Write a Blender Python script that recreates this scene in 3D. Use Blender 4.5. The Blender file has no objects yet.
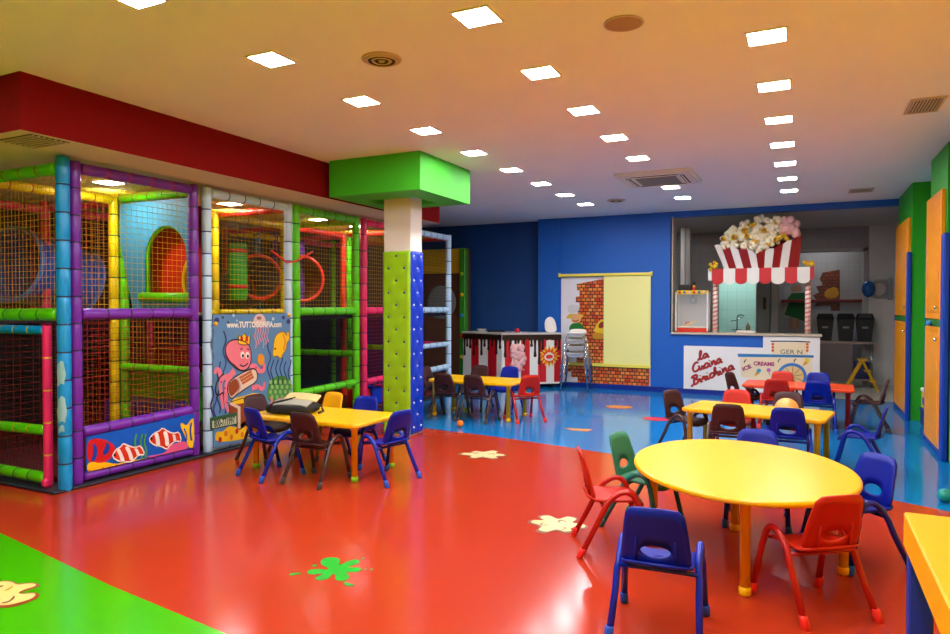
import bpy, bmesh, math, random
from mathutils import Vector, Matrix
random.seed(7)
S = bpy.context.scene
COL = S.collection
PI = math.pi

# ------------------------------------------------------------------ camera
FPX, YAW, PIT, ROLL, CAMH = 676.3, 0.45436, 0.0177, 0.0013, 1.5
cam_d = bpy.data.cameras.new('camera')
cam = bpy.data.objects.new('camera', cam_d)
COL.objects.link(cam)
cam_d.sensor_width = 36.0
cam_d.lens = FPX * 36.0 / 950.0
cam_d.clip_start = 0.05
cam.rotation_mode = 'QUATERNION'
_F = Vector((-math.sin(YAW) * math.cos(PIT), math.cos(YAW) * math.cos(PIT), -math.sin(PIT)))
_R0 = Vector((math.cos(YAW), math.sin(YAW), 0))
_U0 = _R0.cross(_F)
_R = _R0 * math.cos(ROLL) + _U0 * math.sin(ROLL)
_U = -_R0 * math.sin(ROLL) + _U0 * math.cos(ROLL)
_M = Matrix((_R, _U, -_F)).transposed()
cam.rotation_quaternion = _M.to_quaternion()
cam.location = (0, 0, CAMH)
S.camera = cam

# ------------------------------------------------------------------ world, exposure
W = bpy.data.worlds.new('world')
S.world = W
W.use_nodes = True
W.node_tree.nodes['Background'].inputs[0].default_value = (0.9, 0.95, 1.0, 1)
W.node_tree.nodes['Background'].inputs[1].default_value = 0.02
S.view_settings.view_transform = 'Standard'
S.view_settings.look = 'None'
S.view_settings.gamma = 1.0
S.view_settings.use_curve_mapping = False
S.view_settings.exposure = 0.0
LAMP = 120.0          # radiance of a ceiling panel


def ray(x, y):
    return _F + _R * ((x - 475) / FPX) + _U * ((317 - y) / FPX)


def onz(x, y, z=0.0):
    d = ray(x, y)
    return Vector((0, 0, CAMH)) + d * ((z - CAMH) / d.z)


def ony(x, y, Y):
    d = ray(x, y)
    return Vector((0, 0, CAMH)) + d * (Y / d.y)


def onx(x, y, X):
    d = ray(x, y)
    return Vector((0, 0, CAMH)) + d * (X / d.x)


# ------------------------------------------------------------------ materials
def lin(c):
    c = c / 255.0
    return c / 12.92 if c <= 0.04045 else ((c + 0.055) / 1.055) ** 2.4


def rgb(r, g, b):
    return (lin(r), lin(g), lin(b), 1.0)


MATS = {}


def mat(name, col=None, rough=0.5, metal=0.0, noise=0.0, nscale=8.0, bump=0.0, bscale=60.0, coat=0.0,
        emit=None, estr=0.0, trans=0.0, alpha=1.0, spec=0.5):
    if name in MATS:
        return MATS[name]
    m = bpy.data.materials.new(name)
    m.use_nodes = True
    nt = m.node_tree
    b = nt.nodes['Principled BSDF']
    c = rgb(*col)
    b.inputs['Base Color'].default_value = c
    b.inputs['Roughness'].default_value = rough
    b.inputs['Metallic'].default_value = metal
    b.inputs['Coat Weight'].default_value = coat
    b.inputs['Coat Roughness'].default_value = 0.1
    b.inputs['Transmission Weight'].default_value = trans
    b.inputs['Specular IOR Level'].default_value = spec
    b.inputs['Alpha'].default_value = alpha
    if emit:
        b.inputs['Emission Color'].default_value = rgb(*emit)
        b.inputs['Emission Strength'].default_value = estr
    if noise > 0:
        tc = nt.nodes.new('ShaderNodeTexCoord')
        n = nt.nodes.new('ShaderNodeTexNoise')
        n.inputs['Scale'].default_value = nscale
        n.inputs['Detail'].default_value = 4
        nt.links.new(tc.outputs['Object'], n.inputs['Vector'])
        mx = nt.nodes.new('ShaderNodeMix')
        mx.data_type = 'RGBA'
        mx.inputs['A'].default_value = tuple(v * (1 - noise) for v in c[:3]) + (1,)
        mx.inputs['B'].default_value = tuple(min(1, v * (1 + noise)) for v in c[:3]) + (1,)
        nt.links.new(n.outputs['Fac'], mx.inputs['Factor'])
        nt.links.new(mx.outputs['Result'], b.inputs['Base Color'])
    if bump > 0:
        tc = nt.nodes.new('ShaderNodeTexCoord')
        n = nt.nodes.new('ShaderNodeTexNoise')
        n.inputs['Scale'].default_value = bscale
        nt.links.new(tc.outputs['Object'], n.inputs['Vector'])
        bp = nt.nodes.new('ShaderNodeBump')
        bp.inputs['Strength'].default_value = bump
        bp.inputs['Distance'].default_value = 0.01
        nt.links.new(n.outputs['Fac'], bp.inputs['Height'])
        nt.links.new(bp.outputs['Normal'], b.inputs['Normal'])
    MATS[name] = m
    return m


def floor_mat(name, col):
    return mat(name, col, rough=0.11 if 'blue' in name else 0.16, noise=0.05, nscale=1.3, bump=0.05, bscale=5.0, spec=0.38)


def tile_mat(name, c1, c2, mortar, w, h, msize=0.012, axes='XZ', rough=0.35, bias=0.0, offset=0.0):
    """brick-texture material in object space (tiles too small or too far to tell apart)"""
    if name in MATS:
        return MATS[name]
    m = bpy.data.materials.new(name)
    m.use_nodes = True
    nt = m.node_tree
    b = nt.nodes['Principled BSDF']
    b.inputs['Roughness'].default_value = rough
    tc = nt.nodes.new('ShaderNodeTexCoord')
    sp = nt.nodes.new('ShaderNodeSeparateXYZ')
    cb = nt.nodes.new('ShaderNodeCombineXYZ')
    br = nt.nodes.new('ShaderNodeTexBrick')
    br.offset = offset
    br.inputs['Color1'].default_value = rgb(*c1)
    br.inputs['Color2'].default_value = rgb(*c2)
    br.inputs['Mortar'].default_value = rgb(*mortar)
    br.inputs['Scale'].default_value = 1.0
    br.inputs['Brick Width'].default_value = w
    br.inputs['Row Height'].default_value = h
    br.inputs['Mortar Size'].default_value = msize
    br.inputs['Bias'].default_value = bias
    nt.links.new(tc.outputs['Object'], sp.inputs[0])
    nt.links.new(sp.outputs[axes[0]], cb.inputs['X'])
    nt.links.new(sp.outputs[axes[1]], cb.inputs['Y'])
    nt.links.new(cb.outputs[0], br.inputs['Vector'])
    nt.links.new(br.outputs['Color'], b.inputs['Base Color'])
    MATS[name] = m
    return m


M = {}
M['ceiling'] = mat('ceiling_paint', (240, 238, 234), 0.85, noise=0.03, nscale=2)
M['soffit'] = mat('soffit_cream', (216, 205, 178), 0.8)
M['soffit_red'] = mat('soffit_red_paint', (122, 2, 2), 0.9, noise=0.04, spec=0.2)
M['cap_green'] = mat('capital_green_paint', (60, 190, 30), 0.6)
M['white_paint'] = mat('white_paint', (232, 228, 220), 0.6, noise=0.02)
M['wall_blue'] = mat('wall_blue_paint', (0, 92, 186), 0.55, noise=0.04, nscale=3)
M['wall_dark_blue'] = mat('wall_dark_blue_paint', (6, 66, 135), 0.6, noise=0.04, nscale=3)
M['wall_green'] = mat('wall_green_paint', (30, 165, 20), 0.55)
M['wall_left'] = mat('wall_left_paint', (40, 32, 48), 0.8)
M['wall_bounce_yellow'] = mat('wall_bounce_yellow_paint', (250, 205, 60), 0.7)  # yellow chosen to bounce warm light onto the ceiling
M['floor_red'] = floor_mat('floor_red_vinyl', (178, 54, 26))
M['floor_blue'] = floor_mat('floor_blue_vinyl', (12, 116, 186))
M['floor_green'] = floor_mat('floor_green_vinyl', (66, 176, 4))
M['floor_bounce_yellow'] = floor_mat('floor_bounce_yellow_vinyl', (245, 185, 10))  # colour of an unseen zone, added as a warm reflector for the ceiling
M['lamp_glass'] = mat('lamp_diffuser', (255, 255, 255), 0.5, emit=(250, 250, 252), estr=LAMP)
M['metal_grey'] = mat('grey_metal', (150, 148, 145), 0.35, 0.6)
M['steel'] = mat('stainless_steel', (150, 150, 152), 0.3, 0.9)
M['chrome'] = mat('chrome', (210, 210, 212), 0.15, 1.0)
M['black'] = mat('black_plastic', (14, 14, 15), 0.45)
M['dark'] = mat('dark_rubber', (28, 27, 30), 0.7)
M['vent'] = mat('vent_beige', (200, 180, 150), 0.5)
M['vent_dark'] = mat('vent_dark', (50, 42, 34), 0.7)
PADS = dict(purple=(112, 38, 168), blue=(0, 146, 218), green=(95, 215, 10), pink=(238, 40, 110), yellow=(240, 205, 0),
            white=(190, 226, 255), red=(215, 30, 20), lime=(150, 206, 20), navy=(0, 50, 190), orange=(235, 110, 10))
for k, c in PADS.items():
    M['pad_' + k] = mat('pad_vinyl_' + k, c, 0.32, noise=0.06, nscale=5, bump=0.1, bscale=22)
for k, c in dict(yellow=(214, 170, 10), red=(170, 24, 18), black=(22, 20, 26), green=(30, 110, 30), white=(205, 205, 200)).items():
    M['net_' + k] = mat('net_cord_' + k, c, 0.7)
for k, c in dict(blue=(0, 24, 146), brown=(62, 30, 34), red=(188, 30, 8), yellow=(245, 180, 0), green=(44, 120, 86)).items():
    M['chair_' + k] = mat('chair_plastic_' + k, c, 0.42, bump=0.15, bscale=260, spec=0.28)
for k, c in dict(blue=(0, 34, 160), brown=(70, 48, 46), red=(176, 20, 12), yellow=(150, 120, 30), green=(12, 100, 96)).items():
    M['leg_' + k] = mat('chair_paint_' + k, c, 0.25, coat=0.15, spec=0.4)
for k, c in dict(blue=(20, 84, 200), brown=(70, 60, 62), red=(235, 36, 24), yellow=(60, 50, 30), green=(20, 120, 110)).items():
    M['foot_' + k] = mat('foot_cap_' + k, c, 0.5)
M['tab_yellow'] = mat('table_yellow_laminate', (246, 186, 0), 0.3, noise=0.02)
M['tab_leg'] = mat('table_leg_yellow', (250, 192, 0), 0.3)
M['tab_red'] = mat('table_red_laminate', (240, 78, 24), 0.3)
M['tab_leg_red'] = mat('table_leg_red', (190, 28, 20), 0.3)
M['cap_lime'] = mat('foot_cap_lime', (130, 200, 10), 0.5)
M['orange'] = mat('orange_laminate', (250, 156, 0), 0.35, noise=0.03)
M['orange_d'] = mat('desk_orange_edge', (255, 176, 0), 0.4)
M['trim_blue'] = mat('blue_bumper', (8, 58, 170), 0.4)
M['glass'] = mat('clear_glass', (225, 232, 232), 0.04, alpha=0.16)
M['cream'] = mat('cream_paint', (246, 226, 180), 0.6)
M['cream2'] = mat('popcorn_cream', (250, 238, 206), 0.7, noise=0.08, nscale=18)
M['popyel'] = mat('popcorn_yellow', (235, 180, 20), 0.55, noise=0.15, nscale=14)
M['popbrown'] = mat('popcorn_brown', (170, 110, 30), 0.6, noise=0.2, nscale=14)
M['candy'] = mat('cotton_candy_pink', (240, 184, 180), 0.85, noise=0.08, nscale=12, bump=0.4, bscale=25)
M['s_red'] = mat('stripe_red', (205, 16, 30), 0.4)
M['s_dred'] = mat('stripe_dark_red', (150, 14, 14), 0.4)
M['s_white'] = mat('stripe_white', (240, 236, 226), 0.5)
M['choc'] = mat('chocolate_brown', (40, 18, 14), 0.3)


# ------------------------------------------------------------------ geometry helpers
class MB:
    def __init__(s):
        s.v, s.f, s.mi, s.sm = [], [], [], []

    def add(s, vs, fs, mi=0, smooth=False):
        o = len(s.v)
        s.v += [tuple(p) for p in vs]
        for f in fs:
            s.f.append(tuple(i + o for i in f))
            s.mi.append(mi)
            s.sm.append(smooth)
        return s

    def box(s, x0, x1, y0, y1, z0, z1, mi=0):
        vs = [(x, y, z) for z in (z0, z1) for y in (y0, y1) for x in (x0, x1)]
        fs = [(0, 2, 3, 1), (4, 5, 7, 6), (0, 1, 5, 4), (2, 6, 7, 3), (0, 4, 6, 2), (1, 3, 7, 5)]
        return s.add(vs, fs, mi)

    def bbox(s, x0, x1, y0, y1, z0, z1, b=0.01, mi=0):
        """box with chamfered edges"""
        vs, idx = [], {}
        X, Y, Z = (x0, x1), (y0, y1), (z0, z1)
        sg = (1, -1)
        for i in (0, 1):
            for j in (0, 1):
                for k in (0, 1):
                    for a in range(3):
                        p = [X[i] + sg[i] * b, Y[j] + sg[j] * b, Z[k] + sg[k] * b]
                        p[a] = (X[i], Y[j], Z[k])[a]
                        idx[(i, j, k, a)] = len(vs)
                        vs.append(tuple(p))
        fs = []
        for i in (0, 1):
            q = [idx[(i, 0, 0, 0)], idx[(i, 1, 0, 0)], idx[(i, 1, 1, 0)], idx[(i, 0, 1, 0)]]
            fs.append(q if i else q[::-1])
            q = [idx[(0, i, 0, 1)], idx[(1, i, 0, 1)], idx[(1, i, 1, 1)], idx[(0, i, 1, 1)]]
            fs.append(q[::-1] if i else q)
            q = [idx[(0, 0, i, 2)], idx[(1, 0, i, 2)], idx[(1, 1, i, 2)], idx[(0, 1, i, 2)]]
            fs.append(q if i else q[::-1])
        for i in (0, 1):
            for j in (0, 1):
                fs.append([idx[(i, j, 0, 0)], idx[(i, j, 1, 0)], idx[(i, j, 1, 1)], idx[(i, j, 0, 1)]])
                fs.append([idx[(i, 0, j, 0)], idx[(i, 1, j, 0)], idx[(i, 1, j, 2)], idx[(i, 0, j, 2)]])
                fs.append([idx[(0, i, j, 1)], idx[(1, i, j, 1)], idx[(1, i, j, 2)], idx[(0, i, j, 2)]])
        for i in (0, 1):
            for j in (0, 1):
                for k in (0, 1):
                    fs.append([idx[(i, j, k, 0)], idx[(i, j, k, 1)], idx[(i, j, k, 2)]])
        return s.add(vs, fs, mi)

    def tube(s, pts, r, n=10, mi=0, caps=True, closed=False, smooth=True):
        P = [Vector(p) for p in pts]
        R = r if isinstance(r, (list, tuple)) else [r] * len(P)
        N = len(P)
        t0 = (P[1] - P[0]).normalized()
        up = Vector((0, 0, 1)) if abs(t0.z) < 0.9 else Vector((1, 0, 0))
        u = t0.cross(up).normalized()
        vs = []
        for i in range(N):
            if closed:
                t = (P[(i + 1) % N] - P[i - 1]).normalized()
            else:
                a = P[max(i - 1, 0)]
                c = P[min(i + 1, N - 1)]
                t = (c - a).normalized()
            u = (u - t * u.dot(t)).normalized()
            w = t.cross(u)
            for k in range(n):
                a = 2 * PI * k / n
                vs.append(P[i] + (u * math.cos(a) + w * math.sin(a)) * R[i])
        fs = []
        for i in range(N if closed else N - 1):
            j = (i + 1) % N
            for k in range(n):
                fs.append((i * n + k, i * n + (k + 1) % n, j * n + (k + 1) % n, j * n + k))
        if caps and not closed:
            fs.append(tuple(range(n))[::-1])
            fs.append(tuple((N - 1) * n + k for k in range(n)))
        return s.add(vs, fs, mi, smooth)

    def prism(s, pts, z0, z1, mi=0, T=None):
        """2-D outline extruded z0..z1; T maps (x,y,z)->3-D"""
        n = len(pts)
        T = T or (lambda p: p)
        a = sum(pts[i][0] * pts[(i + 1) % n][1] - pts[(i + 1) % n][0] * pts[i][1] for i in range(n))
        if a < 0:
            pts = pts[::-1]
        vs = [T((p[0], p[1], z0)) for p in pts] + [T((p[0], p[1], z1)) for p in pts]
        fs = [tuple(range(n))[::-1], tuple(range(n, 2 * n))]
        fs += [(i, (i + 1) % n, n + (i + 1) % n, n + i) for i in range(n)]
        return s.add(vs, fs, mi)

    def lathe(s, prof, n=24, mi=0, c=(0, 0, 0), smooth=True):
        vs, fs = [], []
        for r, z in prof:
            for k in range(n):
                a = 2 * PI * k / n
                vs.append((c[0] + r * math.cos(a), c[1] + r * math.sin(a), c[2] + z))
        for i in range(len(prof) - 1):
            for k in range(n):
                fs.append((i * n + k, i * n + (k + 1) % n, (i + 1) * n + (k + 1) % n, (i + 1) * n + k))
        fs.append(tuple(range(n))[::-1])
        fs.append(tuple((len(prof) - 1) * n + k for k in range(n)))
        return s.add(vs, fs, mi, smooth)

    def sphere(s, c, r, n=12, mi=0, sc=(1, 1, 1), jit=0.0, rnd=None):
        vs, fs = [], []
        m = max(4, n // 2)
        rr = rnd or random
        for i in range(m + 1):
            th = PI * i / m
            for k in range(n):
                a = 2 * PI * k / n
                q = r * (1 + (jit * (rr.random() - 0.5) if 0 < i < m else 0))
                vs.append((c[0] + q * sc[0] * math.sin(th) * math.cos(a), c[1] + q * sc[1] * math.sin(th) * math.sin(a), c[2] + q * sc[2] * math.cos(th)))
        for i in range(m):
            for k in range(n):
                fs.append((i * n + k, (i + 1) * n + k, (i + 1) * n + (k + 1) % n, i * n + (k + 1) % n))
        return s.add(vs, fs, mi, True)

    def mesh(s, name):
        me = bpy.data.meshes.new(name)
        me.from_pydata(s.v, [], s.f)
        me.polygons.foreach_set('material_index', s.mi)
        me.polygons.foreach_set('use_smooth', s.sm)
        me.validate()
        me.update()
        return me

    def build(s, name, m, parent=None, **kw):
        return link(name, s.mesh(name), m, parent, **kw)


def link(name, me, m, parent=None, loc=None, rot=None, sc=None):
    o = bpy.data.objects.new(name, me)
    COL.objects.link(o)
    if m is not None and me is not None and not me.materials:
        for q in (m if isinstance(m, (list, tuple)) else [m]):
            me.materials.append(M[q] if isinstance(q, str) else q)
    if parent:
        o.parent = parent
    if loc:
        o.location = loc
    if rot:
        o.rotation_euler = rot
    if sc:
        o.scale = sc
    return o


def tag(o, label=None, cat=None, group=None, kind=None):
    if label: o['label'] = label
    if cat: o['category'] = cat
    if group: o['group'] = group
    if kind: o['kind'] = kind
    return o


def empty(name, loc=(0, 0, 0), rz=0.0, label=None, cat=None, group=None):
    o = bpy.data.objects.new(name, None)
    COL.objects.link(o)
    o.location = loc
    o.rotation_euler = (0, 0, rz)
    o.empty_display_size = 0.1
    return tag(o, label, cat, group)


def struct(o, label=None):
    o['kind'] = 'structure'
    if label: o['label'] = label
    return o


def copy_tree(o, parent=None):
    c = o.copy()
    COL.objects.link(c)
    c.parent = parent
    for ch in list(o.children):
        copy_tree(ch, c)
    return c


def ell(cx, cy, rx, ry, n=24, a0=0.0, a1=2 * PI, rot=0.0):
    full = abs(a1 - a0 - 2 * PI) < 1e-6
    out = []
    for i in range(n if full else n + 1):
        a = a0 + (a1 - a0) * i / n
        x, y = rx * math.cos(a), ry * math.sin(a)
        out.append((cx + x * math.cos(rot) - y * math.sin(rot), cy + x * math.sin(rot) + y * math.cos(rot)))
    return out


def rrect(x0, x1, y0, y1, r, n=5):
    out = []
    for cx, cy, a in ((x1 - r, y1 - r, 0), (x0 + r, y1 - r, PI / 2), (x0 + r, y0 + r, PI), (x1 - r, y0 + r, 1.5 * PI)):
        for i in range(n + 1):
            t = a + PI / 2 * i / n
            out.append((cx + r * math.cos(t), cy + r * math.sin(t)))
    return out


def smooth2(pts, it=2, closed=True):
    for _ in range(it):
        q = []
        n = len(pts)
        for i in range(n if closed else n - 1):
            a, b = pts[i], pts[(i + 1) % n]
            q += [(a[0] * .75 + b[0] * .25, a[1] * .75 + b[1] * .25), (a[0] * .25 + b[0] * .75, a[1] * .25 + b[1] * .75)]
        if not closed:
            q = [pts[0]] + q + [pts[-1]]
        pts = q
    return pts


def ribbon(pts, w):
    """2-D polyline -> closed outline of width w (w may be a list)"""
    n = len(pts)
    Wd = w if isinstance(w, (list, tuple)) else [w] * n
    L, Rr = [], []
    for i in range(n):
        a, b = pts[max(i - 1, 0)], pts[min(i + 1, n - 1)]
        dx, dy = b[0] - a[0], b[1] - a[1]
        l = math.hypot(dx, dy) or 1
        nx, ny = -dy / l * Wd[i] / 2, dx / l * Wd[i] / 2
        L.append((pts[i][0] + nx, pts[i][1] + ny))
        Rr.append((pts[i][0] - nx, pts[i][1] - ny))
    return L + Rr[::-1]


class Panel:
    """flat artwork on a real board: local u right, v up, layers standing out along the normal"""

    def __init__(s, root, T, step=0.0012):
        s.root, s.T, s.step, s.k = root, T, step, 1

    def shape(s, name, pts, m, layer=None, parent=None):
        if layer is None:
            layer = s.k
        s.k = max(s.k, layer)
        mb = MB().prism(pts, s.step * 0.05, s.step * layer, T=s.T)
        return mb.build(name, m, parent or s.root)

    def ribbon(s, name, pts, w, m, layer, parent=None, it=2):
        P = smooth2(pts, it, False) if it else pts
        mb = MB()
        n = len(P)
        o = ribbon(P, w if not isinstance(w, (list, tuple)) else [w[0] + (w[1] - w[0]) * i / (n - 1) for i in range(n)])
        z1 = s.step * layer
        vs = [s.T((p[0], p[1], z1)) for p in o]
        m2 = len(o)
        fs = [(i, i + 1, m2 - 2 - i, m2 - 1 - i)[::-1] for i in range(n - 1)]
        mb.add(vs, fs)
        return mb.build(name, m, parent or s.root)

    def outline(s, pts, w, m, layer, parent=None, name='outline'):
        n = len(pts)
        a = sum(pts[i][0] * pts[(i + 1) % n][1] - pts[(i + 1) % n][0] * pts[i][1] for i in range(n))
        if a < 0:
            pts = pts[::-1]
        vi, vo = [], []
        for i in range(n):
            p, q = pts[i - 1], pts[(i + 1) % n]
            dx, dy = q[0] - p[0], q[1] - p[1]
            l = math.hypot(dx, dy) or 1
            nx, ny = dy / l * w / 2, -dx / l * w / 2
            vo.append(s.T((pts[i][0] + nx, pts[i][1] + ny, s.step * layer)))
            vi.append(s.T((pts[i][0] - nx, pts[i][1] - ny, s.step * layer)))
        return MB().add(vo + vi, [(i, (i + 1) % n, n + (i + 1) % n, n + i) for i in range(n)]).build(name, m, parent or s.root)

    def text(s, name, txt, u, v, size, m, layer, rot=0.0, shear=0.0, bold=0.0, width=None, parent=None):
        me = text_mesh(txt, size, bold, shear, width)
        z = s.step * layer
        for p in me.vertices:
            x, y = p.co.x, p.co.y
            q = (u + x * math.cos(rot) - y * math.sin(rot), v + x * math.sin(rot) + y * math.cos(rot), z)
            p.co = Vector(s.T(q))
        me.update()
        return link(name, me, m, parent or s.root)


def text_mesh(txt, size, bold=0.0, shear=0.0, width=None):
    cu = bpy.data.curves.new('lettering', 'FONT')
    cu.body = txt
    cu.size = size
    cu.offset = bold
    cu.shear = shear
    cu.resolution_u = 3
    ob = bpy.data.objects.new('lettering', cu)
    COL.objects.link(ob)
    bpy.context.view_layer.update()
    dg = bpy.context.evaluated_depsgraph_get()
    me = bpy.data.meshes.new_from_object(ob.evaluated_get(dg))
    bpy.data.objects.remove(ob)
    bpy.data.curves.remove(cu)
    me.materials.clear()
    if width and len(me.vertices):
        xs = [p.co.x for p in me.vertices]
        k = width / (max(xs) - min(xs))
        for p in me.vertices:
            p.co.x = (p.co.x - min(xs)) * k
    return me
# ------------------------------------------------------------------ floor
CEIL = 3.1
XL, XR, YB, YF = -8.6, 1.8, -3.2, 11.9
rb = [(-8.6, 7.3), (-6, 7.2), (-4.17, 7.11), (-3.23, 7.02), (-2.34, 6.85), (-1.5, 6.66), (-.9, 6.5), (-.1, 6.29), (.62, 6.08), (1.0, 5.9), (1.8, 5.6)]
gb = [(-8.6, 3.2), (-6.5, 2.9), (-4.74, 2.6), (-3.33, 2.37), (-2.36, 2.25), (-1, 2.05), (1.8, 1.6)]
yb = [(-8.6, .2), (-2.5, .3), (1.8, .9)]  # edge of the unseen yellow zone added to tint the ceiling light


def zone(lo, hi):
    return lo + hi[::-1]


fl = MB()
for k, (lo, hi) in enumerate(((gb, rb), (rb, [(-8.6, 12.3), (1.8, 12.3)]), (yb, gb), ([(-8.6, YB), (1.8, YB)], yb))):
    P = zone(lo, hi)
    fl.add([(x, y, 0) for x, y in P] , [tuple(range(len(P)))], k)
fl.box(XL, XR, YB, 12.3, -0.1, -0.002, 0)
struct(fl.build('floor', ['floor_red', 'floor_blue', 'floor_green', 'floor_bounce_yellow']), 'glossy vinyl floor in red, blue and green zones')

# ------------------------------------------------------------------ ceiling, walls
struct(MB().box(XL, XR, YB, 12.3, CEIL, CEIL + .1).build('ceiling', 'ceiling'), 'white plaster ceiling')
# soffit over the play structure
SX, SY0, SY1, SZ = -4.85, 2.82, 8.74, 2.7
sf = MB()
sf.add([(XL, SY0, SZ), (SX, SY0, SZ), (SX, SY1, SZ), (XL, SY1, SZ), (XL, SY0, CEIL), (SX, SY0, CEIL), (SX, SY1, CEIL), (XL, SY1, CEIL)],
       [(0, 3, 2, 1)], 1)
sf.add([(XL, SY0, SZ), (SX, SY0, SZ), (SX, SY1, SZ), (XL, SY1, SZ), (XL, SY0, CEIL), (SX, SY0, CEIL), (SX, SY1, CEIL), (XL, SY1, CEIL)],
       [(0, 1, 5, 4), (1, 2, 6, 5), (2, 3, 7, 6)], 0)
struct(sf.build('trim_1', ['soffit_red', 'soffit']), 'dropped red soffit with cream underside')
# walls
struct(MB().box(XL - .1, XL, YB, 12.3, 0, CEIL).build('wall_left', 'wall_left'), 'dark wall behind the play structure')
wr = MB().box(XR, XR + .1, 6.3, 12.0, 0, CEIL, 0).box(XR, XR + .1, YB, 6.3, 0, CEIL, 1)  # near half is unseen and yellow, to throw warm light upward
struct(wr.build('wall_right', ['wall_green', 'wall_bounce_yellow']), 'green wall behind the orange cupboards')
struct(MB().box(XL, XR, YB - .1, YB, 0, CEIL).build('wall_front', 'wall_bounce_yellow'), 'unseen wall, coloured yellow to warm the light on the ceiling')
HX0, HX1, SILL, HTOP = -2.07, 0.21, 1.04, 3.01
wb = MB()
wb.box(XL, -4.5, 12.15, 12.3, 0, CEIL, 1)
wb.box(-4.5, -4.08, YF, 12.3, 0, CEIL, 0)
wb.box(-4.08, -2.40, YF + .03, 12.1, 0, CEIL, 0)
wb.box(-2.40, HX0, YF, 12.1, 0, CEIL, 0)
wb.box(HX0, HX1, YF, 12.05, 0, SILL - .03, 0)
wb.box(HX0, XR, YF, 12.1, HTOP, CEIL, 0)
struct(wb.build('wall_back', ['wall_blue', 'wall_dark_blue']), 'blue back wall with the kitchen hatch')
bb = MB()
bb.box(-4.5, HX1, YF - .012, YF, 0, .09)
struct(bb.build('baseboard_back', mat('blue_cove', (10, 44, 140), .3)))
struct(MB().box(XL, -4.5, 12.14, 12.15, 0, .09).build('baseboard_left', MATS['blue_cove']))
# hatch sill and beige lining
sl = MB().bbox(HX0, HX1 + .03, YF - .05, 12.3, SILL - .035, SILL, .008)
struct(sl.build('trim_2', mat('sill_beige', (196, 182, 160), .4)), 'beige sill of the kitchen hatch')
ln = MB()
ln.box(HX0 - .012, HX0 + .008, YF - .012, 12.35, SILL, HTOP)
ln.box(HX0 - .012, HX0 + .03, YF - .012, YF + .004, SILL, HTOP)
struct(ln.build('trim_3', mat('lining_beige', (176, 164, 148), .5)))
# ------------------------------------------------------------------ kitchen behind the hatch
KY = 14.8
tileM = tile_mat('kitchen_tile_wall', (150, 150, 152), (147, 147, 149), (136, 136, 138), .2, .2, .005, 'XZ')
tileY = tile_mat('kitchen_tile_side', (148, 146, 142), (140, 138, 135), (112, 112, 112), .2, .2, .006, 'YZ')
k = MB().box(-3.2, 1.9, 12.3, 16.6, -.1, 0.0)
struct(k.build('floor_kitchen', tile_mat('kitchen_floor_tile', (196, 192, 182), (188, 184, 176), (150, 146, 140), .3, .3, .006, 'XY')), 'pale tiled kitchen floor')
struct(MB().box(-3.2, 1.9, 12.1, 16.6, HTOP, HTOP + .1).build('ceiling_kitchen', mat('kitchen_ceiling', (176, 168, 158), .8)))
kb = MB()
kb.box(-3.2, -1.62, KY, KY + .12, 0, HTOP)
kb.box(-1.62, -0.9, KY, KY + .12, 0, .86)
kb.box(-1.62, -0.9, KY, KY + .12, 2.1, HTOP)
kb.box(-0.9, -0.62, KY, KY + .12, 0, HTOP)
kb.box(-.62, 1.03, KY, KY + .12, 2.54, HTOP)
kb.box(1.03, 1.9, KY, KY + .12, 0, HTOP)
struct(kb.build('wall_kitchen', tileM), 'grey tiled kitchen wall with two openings')
kf = MB()
kf.box(-.62, -.54, KY - .03, KY + .13, 0, 2.6)
kf.box(.98, 1.06, KY - .03, KY + .13, 0, 2.6)
kf.box(-.62, 1.06, KY - .03, KY + .13, 2.54, 2.6)
struct(kf.build('trim_4', mat('grey_door_frame', (168, 168, 170), .5)), 'grey frame of the kitchen doorway')
struct(MB().box(-.62, 1.9, 16.1, 16.2, 0, HTOP).build('wall_kitchen_far', tile_mat('kitchen_tile_far', (150, 150, 154), (147, 147, 151), (136, 136, 140), .2, .2, .005, 'XZ')))
struct(MB().box(-3.2, -3.1, 12.1, 16.6, 0, HTOP).build('wall_kitchen_left', tileY))
struct(MB().box(1.5, 1.9, 12.1, 14.8, 0, HTOP).build('wall_kitchen_right', mat('kitchen_white', (206, 204, 200), .6)))
struct(MB().box(1.07, 1.5, KY - .06, KY, 0, HTOP).build('trim_5', MATS['kitchen_white']), 'white boxed pillar beside the kitchen doorway')
# lit washing room seen through the small opening
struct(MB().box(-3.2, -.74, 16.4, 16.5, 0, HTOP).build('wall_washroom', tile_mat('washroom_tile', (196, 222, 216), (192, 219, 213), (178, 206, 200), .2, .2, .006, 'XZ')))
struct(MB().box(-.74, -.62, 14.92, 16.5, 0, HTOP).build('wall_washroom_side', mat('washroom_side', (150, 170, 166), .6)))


def ceiling_lamp(x, y, z, label, group, w=.205, m='lamp_glass'):
    r = empty('ceiling_lamp', (x, y, z), 0, label, 'ceiling light', group)
    h = w / 2
    f = MB()
    t = .014
    f.box(-h - t, h + t, -h - t, -h, -.008, 0)
    f.box(-h - t, h + t, h, h + t, -.008, 0)
    f.box(-h - t, -h, -h, h, -.008, 0)
    f.box(h, h + t, -h, h, -.008, 0)
    f.build('frame', 'white_paint', r)
    MB().box(-h, h, -h, h, -.005, -.001).build('diffuser', m, r)
    return r


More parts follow.
